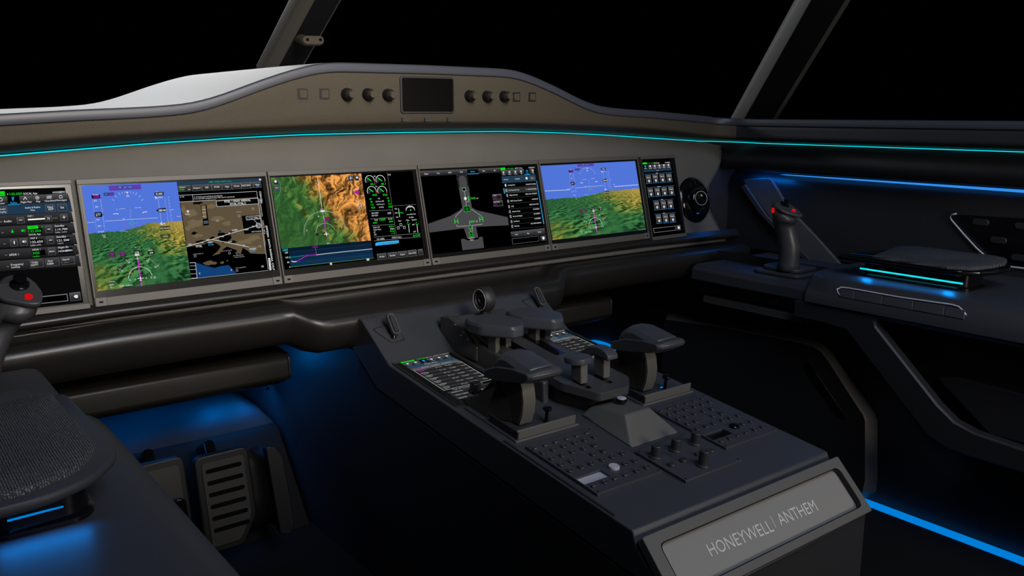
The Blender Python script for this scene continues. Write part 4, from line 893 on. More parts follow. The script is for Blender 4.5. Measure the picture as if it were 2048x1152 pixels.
# the two grab toggles on the slanted face
SP = Plane((0, 1.585, -.4283), (1, 0, 0), V((0, -.099, -.0635)))
def toggle(px, py, label, flip=1):
    a, b = SP.at(px, py)
    t = thing('toggle_handle', label, 'handle', tuple(SP.p(a, b)), 'toggle handles on the slanted face')
    mobj('recess', *SP.slab([(a+flip*x, b+y) for x, y in roundpoly([(-.034, -.016), (.018, -.022), (.026, .030), (-.010, .034)], .009, 5)], -.002, .0009), M['plastic_dark'], t, bevel=.0006)
    mobj('recess_floor', *SP.slab([(a+flip*x, b+y) for x, y in roundpoly([(-.031, -.013), (.015, -.019), (.023, .027), (-.008, .031)], .008, 5)], .0009, .0014), M['plastic'], t)
    P = [SP.p(a, b+.02, .002), SP.p(a+.002*flip, b+.012, .012), SP.p(a+.004*flip, b+.004, .02)]
    mobj('stem', *tube(P, [.006, .0045, .005], 12), M['gloss'], t, smooth='auto')
    L = Plane(SP.p(a+.004*flip, b+.0, .022), SP.u, (SP.w*.9-SP.n*.3))
    mobj('grip_ring', *ring(L, rrect(.020, .050, .0095, 8), rrect(.011, .040, .0052, 8), -.004, .004), M['lever'], t, bevel=.001)
    mobj('grip_insert', *L.slab(rrect(.010, .039, .0048, 8), -.004, .006), M['plastic_dark'], t, bevel=.0015)
toggle(778, 664, 'pill-shaped pull handle at the left end of the slanted face')
toggle(1070, 607, 'pill-shaped pull handle at the right end of the slanted face, behind the lever pads')
# touch screens let into the top
def ped_screen(x0, x1, label):
    t = thing('pedestal_touchscreen', label, 'touchscreen', tuple(Q.p((x0+x1)/2, -.60)), 'touchscreens in the pedestal top')
    mobj('surround', *ring(Q, roundpoly([(x0-.005, -.735), (x1+.005, -.735), (x1+.005, -.478), (x0-.005, -.478)], .004, 3), roundpoly([(x0, -.730), (x1, -.730), (x1, -.483), (x0, -.483)], .002, 3), -.001, .0022), M['plastic_dark'], t, bevel=.0006)
    g = mobj('glass', *Q.slab([(x0, -.730), (x1, -.730), (x1, -.483), (x0, -.483)], -.0005, .0008), M['glassy'], t)
    C = Canvas(Q, .0010); C.q = lambda u, v: (x0+(x1-x0)*u, -.730+.247*v)      # unit coordinates on the glass
    return t, g, C
def listpage(C, mag=True):
    WH = (165, 166, 168)
    def T(t, x, y, h, c=WH, al='C', lay=4):
        vs, fs, a, b = glyphs(t); H = h*.247/.72; W = H*1.0; off = {'C': -(a+b)/2, 'L': -a, 'R': -b}[al]; c0 = C.q(x, y)
        C.raw([(c0[0]+(X+off)*W, c0[1]-(Y-.36)*H) for X, Y in vs], fs, c, lay=lay)
    C.box(.10, .075, .34, .105, (20, 205, 30), 2); T('135.050', .48, .09, .024, GR); T('SOCAL', .66, .09, .024); T('HON889H', .86, .09, .02)
    C.box(.10, .115, .95, .185, M['key'], 2)
    for i in range(6):
        x = .17+.142*i; C.disc2(x, .14, .022, (215, 215, 220) if i != 2 else (60, 160, 230)); T(('Home', 'Radios', 'Plan', 'Map', 'Chk', 'Msg')[i], x, .172, .013)
        if i == 2: C.box(x-.068, .115, x+.068, .188, (4, 12, 24), 3)
    C.box(.10, .188, .95, .235, (38, 66, 88), 2); T('Flight Plan', .5, .212, .022)
    C.box(.10, .238, .95, .275, (80, 80, 82), 2); T('Route   Details   Options', .55, .256, .02)
    names = ['PORFS', 'PITBL', 'MERT', 'PHIBH', 'KSBA', 'SABLE', 'GVO']
    for i in range(7):
        y = .285+.062*i; C.box(.12, y, .95, y+.057, M['row'], 2)
        c = (190, 30, 190) if i == 0 and mag else WH
        T(names[i], .16, y+.02, .02, c, 'L'); T('KDVT', .16, y+.044, .014, c, 'L'); T('%d nm' % (12+9*i), .52, y+.028, .018); T('FL%d' % (400-20*i), .70, y+.028, .018); T('16:%02d' % (8+3*i), .90, y+.028, .018)
    C.frame2(.115, .28, .955, .725, (180, 180, 180))
    T('Top of Descent in 42 nm', .5, .745, .02)
    for i in range(3):
        y = .765+.055*i; C.box(.12, y, .95, y+.05, M['row'], 2); T(('ARRIVAL', 'VECTORS', 'RW25')[i], .16, y+.025, .02, WH, 'L'); T('%d' % (230-20*i), .6, y+.025, .02); T('%.1f' % (4.2+i), .85, y+.025, .02)
    C.box(.12, .94, .72, .97, (70, 70, 72), 2); C.box(.125, .943, .715, .967, (0, 0, 0), 3)
def disc2(self, x, y, r, m):
    c = self.q(x, y); R = r*.13; self.raw([(c[0]+math.cos(t*math.pi/6)*R, c[1]+math.sin(t*math.pi/6)*R) for t in range(12)], [tuple(range(12))], m, lay=4)
def frame2(self, x0, y0, x1, y1, m):
    for a, b, c, d in ((x0, y0, x1, y0+.004), (x0, y1-.004, x1, y1), (x0, y0, x0+.007, y1), (x1-.007, y0, x1, y1)): self.box(a, b, c, d, m, 3)
Canvas.disc2 = disc2; Canvas.frame2 = frame2
t, g, C = ped_screen(.8405, .9735, 'left pedestal touchscreen with a green tag over a flight-plan list'); listpage(C); C.done('screen_picture', g)
t, g, C = ped_screen(1.1625, 1.2955, 'right pedestal touchscreen, half hidden behind the lever quadrant'); listpage(C, False)
C.done('screen_picture', g)
# ---------------------------------------------------------------- lever quadrant
qd = thing('lever_quadrant', 'raised charcoal quadrant block with slots for the levers', 'quadrant', tuple(Q.p(CX, -.5)))
plate = roundpoly([(CX-.064, -.50), (CX-.064, -.385), (CX-.036, -.322), (CX-.030, -.316), (CX+.040, -.316), (CX+.072, -.350), (CX+.072, -.50)], [.003, .006, .012, .004, .004, .006, .003], 3)
pl2 = [(x, y) for x, y in plate]
body = [(CX+(x-CX)*.93, -.50+(y+.50)*.90) for x, y in plate]
vs = [Q.p(x, y, .0) for x, y in [(CX+(x-CX)*.86, -.50+(y+.50)*.80) for x, y in plate]]+[Q.p(x, y, .034) for x, y in body]; n = len(plate)
vs2, fs2 = grid([vs[:n], vs[n:]], True)
mobj('quadrant_skirt', vs2, fs2, M['plastic_dark'], qd, smooth='auto')
top_q = mobj('quadrant_top', *Q.slab(plate, .034, .050), M['lever'], qd, bevel=.003, seg=3)
drum = [(1.225, -.53), (1.225, -.478), (1.30, -.470), (1.40, -.455), (1.46, -.436), (1.50, -.425), (1.515, -.430), (1.525, -.50), (1.5, -.52)]
mobj('quadrant_drum', *prism([(CX-.066, y, z) for y, z in chaikin([(0, y, z) for y, z in drum], 0) for y, z in ((y.y, y.z),)] if False else [(CX-.066, y, z) for y, z in drum], (.132, 0, 0)), M['lever'], qd, bevel=.006, seg=3)
for sx, nm in ((-1, 'side_rail'), (1, 'side_rail')):
    xx = CX+(-.0775 if sx < 0 else .064)
    mobj(nm, *prism([(xx, y, z) for y, z in ((1.19, -.535), (1.19, -.492), (1.22, -.4865), (1.40, -.463), (1.455, -.444), (1.47, -.45), (1.50, -.49), (1.40, -.51))], (.0135, 0, 0)), M['lever'], qd, bevel=.003)
for dx in (-.040, .020):
    mobj('lever_slot', *prism([(CX+dx, y, z+.0008) for y, z in ((1.25, -.4755), (1.40, -.4545), (1.455, -.4365), (1.455, -.445), (1.25, -.485))], (.022, 0, 0)), M['gloss'], qd)
for dx in (-.045, .008):
    mobj('lever_slot', *Q.slab(rrect(.013, .085, .004, 4, cx=CX+dx+.010, cy=-.385), .048, .0504), M['gloss'], qd)
sl = Plane((CX-.0775, 1.47, -.47), (0, -1, 0), (0, 0, -1))
mobj('side_housing', *prism([(CX-.082, y, z) for y, z in ((1.40, -.50), (1.40, -.47), (1.44, -.440), (1.50, -.424), (1.535, -.43), (1.535, -.47), (1.48, -.50))], (.018, 0, 0)), M['lever'], qd, bevel=.003)
for i, (y, z) in enumerate(((1.475, -.436), (1.445, -.446), (1.455, -.455), (1.43, -.459))):
    mobj('index_mark', *boxv(CX-.0823, CX-.0815, y-.003, y+.003, z-.0012, z+.0012), M['letter'], qd)
# thrust levers: padded heads on short stems
def thrust(cx, label):
    t = thing('thrust_lever', label, 'lever', (cx, 1.36, -.47), 'thrust levers')
    pts = roundpoly([(-.044, .062), (.016, .068), (.050, .040), (.054, -.026), (.020, -.064), (-.012, -.066), (-.056, -.006), (-.056, .036)], [.008, .010, .008, .009, .006, .008, .008, .008], 3)
    rows = []
    for k, h in ((.95, -.019), (1.0, -.016), (1.0, -.001), (.945, .005), (.1, .0055)):
        rows.append([(cx+x*k*.86+(-.008 if cx > CX else 0), 1.362+y*k, -.414+h) for x, y in pts])
    mobj('lever_pad', *loft(rows), M['rest'], t, bevel=.0012, smooth='auto', angle=22)
    cx -= .008 if cx > CX else 0
    for sx in (-.012, .014):
        mobj('lever_stem', *prism([(cx+sx-.009+.004, y, z) for y, z in ((1.345, -.428), (1.372, -.428), (1.372, -.49), (1.345, -.49))], (.011 if sx < 0 else .014, 0, 0)), M['frame'], t, bevel=.0015)
thrust(CX-.0565, 'left thrust lever with a broad flat pad, directly below the round trim wheel')
thrust(CX+.0555, 'right thrust lever with a broad flat pad, beside the small touchscreen')
# round knob standing behind the pads
wh = thing('wheel_knob', 'upright round ribbed wheel knob standing behind the lever pads', 'knob', (1.052, 1.47, -.44))
WM = Matrix.Translation((1.058, 1.470, -.390)) @ Matrix.Rotation(math.radians(-90), 4, 'Y') @ Matrix.Rotation(math.radians(0), 4, 'X')
mobj('wheel', *lathe([(.0, -.014), (.021, -.014), (.0265, -.010), (.0275, 0), (.0265, .010), (.0235, .0135), (.0175, .013), (.0165, .008), (.011, .006), (.0105, .010), (.0075, .011), (.006, .006), (.002, .006)], 36), M['plastic_dark'], wh, mw=WM, smooth='auto', angle=40)
mobj('wheel_rim', *tube([(.0225*math.cos(i*math.pi/16), .0225*math.sin(i*math.pi/16), .0136) for i in range(32)], .0005, 6, True), M['silver'], wh, mw=WM, smooth=True)
mobj('wheel_post', *boxv(1.050, 1.070, 1.461, 1.477, -.445, -.41), M['plastic_dark'], wh, bevel=.002)
# two small levers on the quadrant top
def small_lever(cx, label, kind):
    t = thing('flap_lever' if kind else 'brake_lever', label, 'lever', tuple(Q.p(cx, -.37, .05)))
    y0 = 1.135
    mobj('lever_stem', *prism([(cx-.0085, y, z) for y, z in ((y0-.006, -.488), (y0+.022, -.484), (y0+.022, -.446), (y0-.006, -.448))], (.017, 0, 0)), M['frame'], t, bevel=.002)
    if not kind:
        pts = roundpoly([(-.024, .022), (.018, .022), (.026, .006), (.020, -.018), (-.014, -.022), (-.028, -.004)], .012, 5)
        rows = [[(cx+x*k, y0+.008+y*k, -.4435+h) for x, y in pts] for k, h in ((.75, -.008), (.97, -.006), (1, 0), (.96, .004), (.7, .006), (.1, .0065))]
        mobj('lever_head', *loft(rows), M['rest'], t, smooth='auto', angle=30)
    else:
        pr = chaikin([(0, y0-.022, -.452), (0, y0-.020, -.436), (0, y0+.005, -.428), (0, y0+.035, -.432), (0, y0+.066, -.458), (0, y0+.056, -.464), (0, y0+.026, -.446), (0, y0-.004, -.446)], 1, True)
        mobj('lever_head', *prism([(cx-.013, p.y, p.z) for p in pr], (.026, 0, 0)), M['rest'], t, bevel=.002)
small_lever(1.037, 'short lever with a flat rounded T-head on the quadrant', 0)
small_lever(1.094, 'short lever with an arched hooked head on the quadrant, right of the T-headed one', 1)
# ---------------------------------------------------------------- palm handles on their trays
def palm(cx, label, side):
    t = thing('palm_handle', label, 'handle', tuple(Q.p(cx, -.36)), 'palm handles on trays')
    x0, x1 = cx-.0705, cx+.0705
    mobj('tray', *Q.slab([(x0+.001, -.47), (x1-.001, -.47), (x1-.001, -.3135), (x0+.001, -.3135)], .0, .003), M['plastic'], t, bevel=.001)
    mobj('tray_lip', *Q.slab([(x0+.006, -.322), (x1-.004, -.322), (x1-.004, -.318), (x0+.006, -.318)], .0025, .019), M['frame'], t, bevel=.0008)
    mobj('tray_edge', *Q.slab([(x0, -.3165), (x1, -.3165), (x1, -.3125), (x0, -.3125)], .0, .0035), M['frame'], t, bevel=.0008)
    mobj('tray_side', *Q.slab([(x0+.006, -.40), (x0+.010, -.40), (x0+.010, -.318), (x0+.006, -.318)], .0025, .017), M['plastic_dark'], t, bevel=.0008)
    # curved stem, swept back into a fin
    xs0 = x0+.038; w = .029
    fr = [(1.128, -.533), (1.119, -.512), (1.116, -.488), (1.120, -.465), (1.130, -.445)]
    bk = [(1.165, -.442), (1.185, -.450), (1.200, -.464), (1.228, -.492), (1.262, -.522)]
    rows = []
    prof = fr+bk
    mobj('stem_front', *grid([[(xs0+.001, y-.0005, z) for y, z in fr+[(1.150, -.44)]], [(xs0+w-.001, y-.0005, z) for y, z in fr+[(1.150, -.44)]]]), M['frame'], t, smooth=True)
    mobj('stem', *prism([(xs0, y+.001, z) for y, z in [(1.130, -.533)]+fr[1:]+bk], (w, 0, 0)), M['lever'], t, bevel=.0015, seg=2)
    R0 = [(xs0-.028, 1.262, -.521), (xs0-.028, 1.19, -.530), (xs0, 1.145, -.533), (xs0+w, 1.145, -.533), (xs0+w, 1.262, -.521)]
    R1 = [(xs0-.004, 1.232, -.500), (xs0-.002, 1.19, -.476), (xs0, 1.155, -.49), (xs0+w, 1.155, -.49), (xs0+w, 1.235, -.500)]
    mobj('stem_rear', *loft([R0, R1]), M['plastic_dark'], t, bevel=.003)
    # head: lower shell
    hs = [(1.052, -.4275), (1.050, -.4205), (1.056, -.4155), (1.10, -.4165), (1.15, -.424), (1.190, -.442), (1.192, -.458), (1.160, -.4565), (1.12, -.450), (1.075, -.441)]
    hx0, hx1 = x0+.004, x0+.078
    rows = []
    for k, (xx, sy) in enumerate(((hx0, .86), (hx0+.006, .94), (hx0+.02, 1.0), (hx1-.012, 1.0), (hx1-.003, .93), (hx1, .86))):
        cy_, cz_ = 1.13, -.432
        rows.append([(xx, cy_+(y-cy_)*sy, cz_+(z-cz_)*(1 if 1 < k < 4 else .8)) for y, z in hs])
    mobj('palm_rest', *loft(rows), M['lever'], t, bevel=.0012, seg=2, smooth='auto', angle=20)
    cp = [(1.066, -.4150), (1.068, -.4120), (1.10, -.4065), (1.132, -.4015), (1.152, -.4035), (1.172, -.4160), (1.180, -.430), (1.15, -.420)]
    rows = [[(xx, 1.13+(y-1.13)*sy, z-dz) for y, z in cp] for xx, sy, dz in ((hx0+.006, .72, .010), (hx0+.014, .92, .003), (hx0+.028, 1, 0), (hx1-.020, 1, .0), (hx1-.010, .92, .003), (hx1-.005, .78, .008))]
    mobj('palm_pad', *loft(rows), M['rest'], t, bevel=.001, smooth='auto', angle=25)
    b_ = mobj('side_button', *lathe([(.0045, 0), (.0045, .002), (.003, .003), (.002, .003)], 14), M['gloss'], t, mw=Matrix.Translation((x0+.036, 1.186, -.470)) @ Matrix.Rotation(math.radians(-90), 4, 'Y'), smooth='auto')
    # thumbscrew in the tray
    a, b = x0+.092, -.345
    mobj('thumb_screw', *lathe([(.0035, .0), (.0030, .024), (.0075, .025), (.0085, .028), (.0075, .031), (.003, .0315)], 16), M['gloss'], t, mw=Q.mat(a, b, .003), smooth='auto')
    mobj('tray_light', *Q.slab(circ(.003, 12, a+.004 if side > 0 else a-.004, b-.012 if side > 0 else b+.012), .003, .0036), M['blue'], t)
palm(.9155, 'left palm handle on its tray, in front of the left touchscreen', -1)
palm(1.2205, 'right palm handle on its tray, near the right-hand pilot', 1)
# small black button block beside the left palm handle
KQ = Q.at(950, 784, .002)
kb = thing('rotary_knob', 'small black square knob at the foot of the left touchscreen', 'knob', tuple(Q.p(.897, -.475)))
mobj('knob_body', *Q.slab(rrect(.018, .016, .003, 3, *KQ), .001, .022), M['plastic_dark'], kb, bevel=.002)
mobj('knob_collar', *Q.slab(rrect(.021, .019, .003, 3, *KQ), .001, .007), M['gloss'], kb, bevel=.001)
# ---------------------------------------------------------------- wedge housing in the middle
wd = thing('center_wedge', 'smooth grey wedge-shaped housing between the two keypads', 'housing', tuple(Q.p(CX, -.25)))
bs = [(1.008, -.203), (1.130, -.203), (1.150, -.30), (1.128, -.335), (1.010, -.335), (.990, -.30)]
bs = [(CX-.060, -.202), (CX+.060, -.202), (CX+.050, -.345), (CX-.050, -.345)]
tp = [(CX-.031, -.252), (CX+.031, -.252), (CX+.036, -.335), (CX-.036, -.335)]
r0, r1 = roundpoly(bs, .006, 3), roundpoly(tp, .006, 3)
mobj('wedge_body', *loft([[Q.p(x, y, .0) for x, y in r0], [Q.p(x, y, .0345 if y > -.30 else .018) for x, y in r1]]), M['frame'], wd, bevel=.003, seg=3)
mobj('button_ring', *lathe([(.010, -.002), (.0105, .003), (.0095, .004)], 20), M['gloss'], wd, mw=Matrix.Translation(Q.p(*Q.at(1243, 801, .030), .030)), smooth='auto')
mobj('push_button', *lathe([(.0088, 0), (.0088, .005), (.008, .006), (.004, .0065)], 20), M['cap'], wd, mw=Matrix.Translation(Q.p(*Q.at(1243, 801, .030), .030)), smooth='auto')
# flat pad with a square key left of the wedge
a, b = Q.at(1206, 828, .012)
mobj('key_plate', *Q.slab(roundpoly([(a-.022, b-.030), (a+.016, b-.030), (a+.016, b+.030), (a-.022, b+.030)], .004, 4), .0, .0035), M['plastic'], wd, bevel=.001)
mobj('square_key', *Q.slab(rrect(.022, .024, .002, 3, a-.001, b), .0035, .0075), M['plastic_dark'], wd, bevel=.001)
# ---------------------------------------------------------------- keypads
KC = (1020, 830, 6.4)
def KP(x, y): return Q.at(KC[0]+x/KC[2], KC[1]+y/KC[2], .006)
RND = [(420, 495), (556, 455), (688, 412), (832, 370), (958, 335), (1084, 295), (535, 570), (668, 528), (800, 485), (946, 442), (652, 645), (785, 602), (770, 722), (1065, 515), (1185, 585), (1040, 635), (1312, 548), (1440, 505), (1472, 638), (1600, 600), (1750, 683), (1620, 728), (1212, 870)]
REC = [(325, 436), (456, 396), (588, 355), (733, 315), (858, 277), (986, 240), (1346, 823), (1480, 778), (1076, 917)]
SQR = [(1074, 403), (1193, 475), (907, 680)]
RPTS = [KP(x, y-8) for x, y in RND]; CPTS = [KP(x, y-5) for x, y in REC]; SPTS = [KP(x, y-8) for x, y in SQR]
def keypad(off, x0, x1, label, bright):
    t = thing('keypad', label, 'keypad', tuple(Q.p((x0+x1)/2, -.2)), 'keypads on the pedestal')
    wx0, wx1, wy0, wy1 = off+.880, off+.929, -.171, -.143
    # plate with a window
    pts = [(x0, -.290), (x1, -.290), (x1, -.1145), (x0, -.1145)]
    W = [KP(843, 800), KP(1150, 693), KP(1290, 772), KP(945, 885)]
    wx0 = off+sum((W[0][0], W[3][0]))/2; wx1 = off+sum((W[1][0], W[2][0]))/2; wy0 = (W[0][1]+W[1][1])/2; wy1 = (W[2][1]+W[3][1])/2
    A = [(x0, -.290), (x1, -.290), (x1, -.1145), (x0, -.1145)]; B = [(wx0, wy0), (wx1, wy0), (wx1, wy1), (wx0, wy1)]
    mobj('keypad_plate', *ring(Q, A, B, .0, .0052), M['plastic'], t, bevel=.0006)
    mobj('readout', *Q.slab([(wx0, wy0), (wx1, wy0), (wx1, wy1), (wx0, wy1)], .0003, .0012), M['cap'] if bright else M['gloss'], t)
    bm = None
    def put(name, data, pts, h=.0052):
        first = None
        for a, b in pts:
            if first is None:
                first = mobj(name, data[0], data[1], M['button'], t, mw=Q.mat(off+a, b, h), smooth='auto', angle=40, bevel=0)
            else:
                c = first.copy(); c.matrix_basis = Q.mat(off+a, b, h); c.parent = None; attach(c, t)
    put('round_key', lathe([(.0057, 0), (.0057, .0022), (.0050, .0030), (.0030, .0031), (.0024, .0025)], 20), RPTS)
    def pill(w, d, h):
        o = rrect(w, d, min(w, d)*.35, 4); i = rrect(w-.0014, d-.0014, min(w, d)*.28, 4)
        return loft([[(x, y, 0) for x, y in o], [(x, y, h*.7) for x, y in o], [(x, y, h) for x, y in i]])
    put('bar_key', pill(.0105, .0052, .0032), CPTS); put('square_key', pill(.0105, .0105, .0032), SPTS)
    a, b = KP(1330, 672)
    mobj('dial_key', *lathe([(.0092, 0), (.0092, .0035), (.0084, .0044), (.002, .0045)], 28), M['cap'] if bright else M['gloss'], t, mw=Q.mat(off+a, b, .0052), smooth='auto')
    for sx in (x0+.005, x1-.005):
        for sy in (-.285, -.1195):
            mobj('screw', *lathe([(.0016, 0), (.0016, .0003), (.0005, .0003)], 10), M['gloss'], t, mw=Q.mat(sx, sy, .0052))
keypad(0, .847, .990, 'left keypad with a lit pale readout and pale round dial', True)
keypad(.3015, .847+.3015, .990+.3015, 'right keypad with a dark readout and dark round dial', False)
# knob panel
kp = thing('knob_panel', 'square knob panel between the keypads, nearest the nameplate', 'control panel', tuple(Q.p(CX, -.13)))
mobj('knob_plate', *Q.slab([(.998, -.185), (1.138, -.185), (1.138, -.0722), (.998, -.0722)], .0, .0052), M['plastic'], kp, bevel=.0006)
KC2 = (1250, 770, 5.484)
for x, y, h in ((332, 785, .022), (550, 712, .022), (768, 640, .022), (852, 880, .028)):
    a, b = Q.at(KC2[0]+x/KC2[2], KC2[1]+y/KC2[2], .006)
    k = mobj('round_knob', *lathe([(.0112, 0), (.0112, .0022), (.0104, .0034), (.0085, .004), (.0085, h-.001), (.0078, h), (.002, h)], 28), M['button'], kp, mw=Q.mat(a, b, .0052), smooth='auto', angle=30)
for x, y in ((507, 880), (637, 832), (937, 727), (800, 765)):
    a, b = Q.at(KC2[0]+x/KC2[2], KC2[1]+y/KC2[2], .006)
    mobj('small_button', *lathe([(.0062, 0), (.0062, .003), (.0054, .0042), (.001, .0043)], 20), M['button'], kp, mw=Q.mat(a, b, .0052), smooth='auto')
for sx in (1.003, 1.133):
    for sy in (-.180, -.0775): mobj('screw', *lathe([(.0016, 0), (.0016, .0003), (.0005, .0003)], 10), M['gloss'], kp, mw=Q.mat(sx, sy, .0052))
# ================================================================ SIDE CONSOLES
def console(side, label):
    """side=+1: right-hand console, -1: left-hand (mirrored about the centre line)."""
    X = (lambda x: x) if side > 0 else (lambda x: 2*CX-x)
    t = thing('side_console', label, 'console', (X(2.05), .7, -1.0), 'side consoles')
    prof = chaikin([(2.26, 0, -.395), (1.96, 0, -.395), (1.912, 0, -.398), (1.890, 0, -.414), (1.876, 0, -.442), (1.874, 0, -.462)], 1)+[V((1.895, 0, -.472)), V((2.26, 0, -.472))]
    n = 10; rows = []
    for i in range(n+1):                              # rounded forward corner
        a = i/n; y = 1.29-.06*(1-math.sqrt(max(0, 1-(1-a)**2)))*0
        rows.append([(X(p.x), .0, p.z) for p in prof])
    body = [[(X(p.x+(.03 if k == 0 else 0)*(1 if p.x < 1.95 else 0)), y, p.z) for p in prof] for k, y in enumerate((1.255, 1.235, 1.16, .6, -.25))]
    mobj('console_top', *loft(body), M['console'], t, smooth='auto', angle=50)
    fwd = [(2.26, -.425), (1.925, -.425), (1.910, -.428), (1.900, -.440), (1.898, -.468), (1.93, -.478), (1.93, -.505), (2.26, -.51)]
    mobj('console_nose', *prism([(X(x), 1.625, z) for x, z in fwd], (0, -.40, 0)), M['console'], t, bevel=.003, seg=3)
    if side > 0:
        und = [(1.60, -.470), (1.60, -.51), (1.19, -.51), (1.12, -.516), (.97, -.655), (.905, -.715), (.86, -.733), (.80, -.737), (-.25, -.737), (-.25, -.690), (.70, -.686), (.80, -.680), (.845, -.670), (.885, -.640), (1.03, -.50), (1.045, -.482), (1.03, -.472), (-.25, -.474), (-.25, -.468)]
        und = [(1.27, -.466), (1.27, -.51), (1.19, -.51), (1.12, -.516), (.97, -.655), (.905, -.715), (.86, -.733), (.80, -.737), (-.25, -.737), (-.25, -.690), (.70, -.686), (.80, -.680), (.845, -.668), (.885, -.640), (1.045, -.492), (1.05, -.480), (1.04, -.474), (-.25, -.474), (-.25, -.466)]
        mobj('console_side', *prism([(1.880, y, z) for y, z in und], (.03, 0, 0)), M['plastic_dark'], t, bevel=.009, seg=1)
        mobj('pocket_back', *prism([(1.985, y, z) for y, z in ((1.10, -.46), (1.16, -.5), (.90, -.72), (-.25, -.72), (-.25, -.46))], (.008, 0, 0)), M['plastic_dark'], t)
        mobj('pocket_flap', *prism([(1.955, y, z) for y, z in ((.93, -.60), (.80, -.70), (-.25, -.70), (-.25, -.615), (.88, -.59))], (.03, 0, 0)), M['plastic_dark'], t, bevel=.002)
        mobj('console_rail', *boxv(1.925, 1.97, 1.27, 1.60, -.535, -.515), M['bezel'], t, bevel=.002)
        mobj('pocket_floor', *boxv(1.9, 2.03, -.25, .80, -.735, -.725), M['plastic_dark'], t)
        # silver-edged row of keys
        SL = Plane((1.8895, 0, -.4185), (0, -1, 0), (-.42, 0, -.85))
        path = [SL.at(px, py) for px, py in ((1684, 594), (1676, 586), (1675, 579), (1684, 575), (1700, 577), (1800, 595), (1905, 610), (1918, 614), (1926, 621), (1933, 631))]
        k = mobj('switch_row_trim', *tube([SL.p(a, b, .0020) for a, b in path], .0019, 8), M['silver'], t, smooth=True)
        xs = [SL.at(px, py)[0] for px, py in ((1680, 585), (1709, 590), (1766, 598), (1828, 608), (1890, 618), (1931, 626))]
        b0 = SL.at(1800, 598)[1]
        for i in range(5):
            mobj('rocker_switch', *SL.slab([(xs[i]+.0015, b0), (xs[i+1]-.0015, b0), (xs[i+1]+.003, b0+.021), (xs[i]+.0035, b0+.021)], -.002, .004), M['plastic'], t, bevel=.0012)
    else:
        mobj('console_side', *boxv(.10, .258, -.25, 1.27, -.75, -.472), M['plastic_dark'], t, bevel=.006)
        mobj('switch_row_trim', *tube([(.2475, y, -.431-.0012*math.sin(y*40)) for y in [1.21-.02*i for i in range(26)]], .0017, 8), M['silver'], t, smooth=True)
    return t
console(1, 'right-hand side console with a silver-edged switch row and a swept storage pocket')
console(-1, 'left-hand side console, the smooth dark surface in the lower left corner')
# armrests
def armrest(side, label):
    X = (lambda x: x) if side > 0 else (lambda x: 2*CX-x)
    t = thing('armrest', label, 'armrest', (X(2.05), 1.02, -.41), 'armrests on the side consoles')
    O = [(1.943, 1.175), (1.938, .945), (1.946, .915), (1.975, .875), (2.02, .852), (2.07, .848), (2.12, .852), (2.155, .87), (2.165, .90), (2.165, 1.13), (2.06, 1.165)]
    if side > 0: O = [(1.943, 1.20), (1.940, .935), (1.950, .90), (1.985, .868), (2.03, .852), (2.075, .848), (2.115, .86), (2.13, .90), (2.135, 1.13), (2.10, 1.165)]
    O = roundpoly(O, .008 if side > 0 else .02, 4)
    cx, cy = 2.05, 1.01
    def sc(k, dx=0): return [(X(cx+(x-cx)*k), cy+(y-cy)*k) for x, y in O]
    rows = [[(x, y, h) for x, y in sc(k)] for k, h in ((.80, -.359), (.97, -.358), (.995, -.355), (1.0, -.351), (.997, -.3475), (.985, -.3455))]
    mobj('armrest_rim', *loft(rows), M['gloss'] if side > 0 else M['console'], t, smooth='auto', angle=60)
    if side > 0:
        Pp = roundpoly([(1.958, 1.115), (1.952, .93), (1.975, .885), (2.03, .86), (2.07, .855), (2.115, .87), (2.128, .90), (2.128, 1.10), (2.10, 1.13)], .007, 4)
    else:
        Pp = roundpoly([(1.960, 1.168), (1.956, .945), (1.984, .894), (2.03, .868), (2.08, .860), (2.13, .866), (2.155, .89), (2.155, 1.12), (2.06, 1.155)], .014, 4)
    pc_ = (sum(p[0] for p in Pp)/len(Pp), sum(p[1] for p in Pp)/len(Pp))
    rows = [[(X(pc_[0]+(x-pc_[0])*k), pc_[1]+(y-pc_[1])*k, h+(.010 if side > 0 else 0)*max(0, (x-1.95)/.18)) for x, y in Pp] for k, h in ((1, -.347), (1.0, -.3435), (.99, -.3405), (.96, -.3385), (.5, -.338), (.1, -.338))]
    mobj('mesh_pad', *loft(rows), M['weave'], t, smooth='auto', angle=50)
    B = rrect(.10, .262, .03, 6, 2.024, 1.022)
    mobj('armrest_base', *loft([[(X(x), y, -.3948) for x, y in rrect(.108, .270, .03, 6, 2.024, 1.022)], [(X(x), y, -.390) for x, y in rrect(.108, .270, .03, 6, 2.024, 1.022)], [(X(x), y, -.387) for x, y in B], [(X(x), y, -.359) for x, y in B]]), M['gloss'], t, smooth='auto')
    if side > 0: pts = [(1.9725, 1.150, -.3775), (1.9725, .900, -.3775)]
    else: pts = [(X(2.050), .8895, -.3765), (X(2.002), .8915, -.3765)]
    mobj('base_light', *tube(pts, .0020 if side > 0 else .0011, 8), M['cyan'] if side > 0 else M['blue'], t)
    # lamp under the base edge, shining on the console
    if side > 0:
        for y0, y1, s_ in ((1.10, 1.145, 1), (.905, .96, 1), (.96, 1.10, 0)):
            pass
    return t
armrest(1, 'right armrest with a woven pad over a glowing cyan line')
armrest(-1, 'left armrest, the large woven pad in the lower left corner')
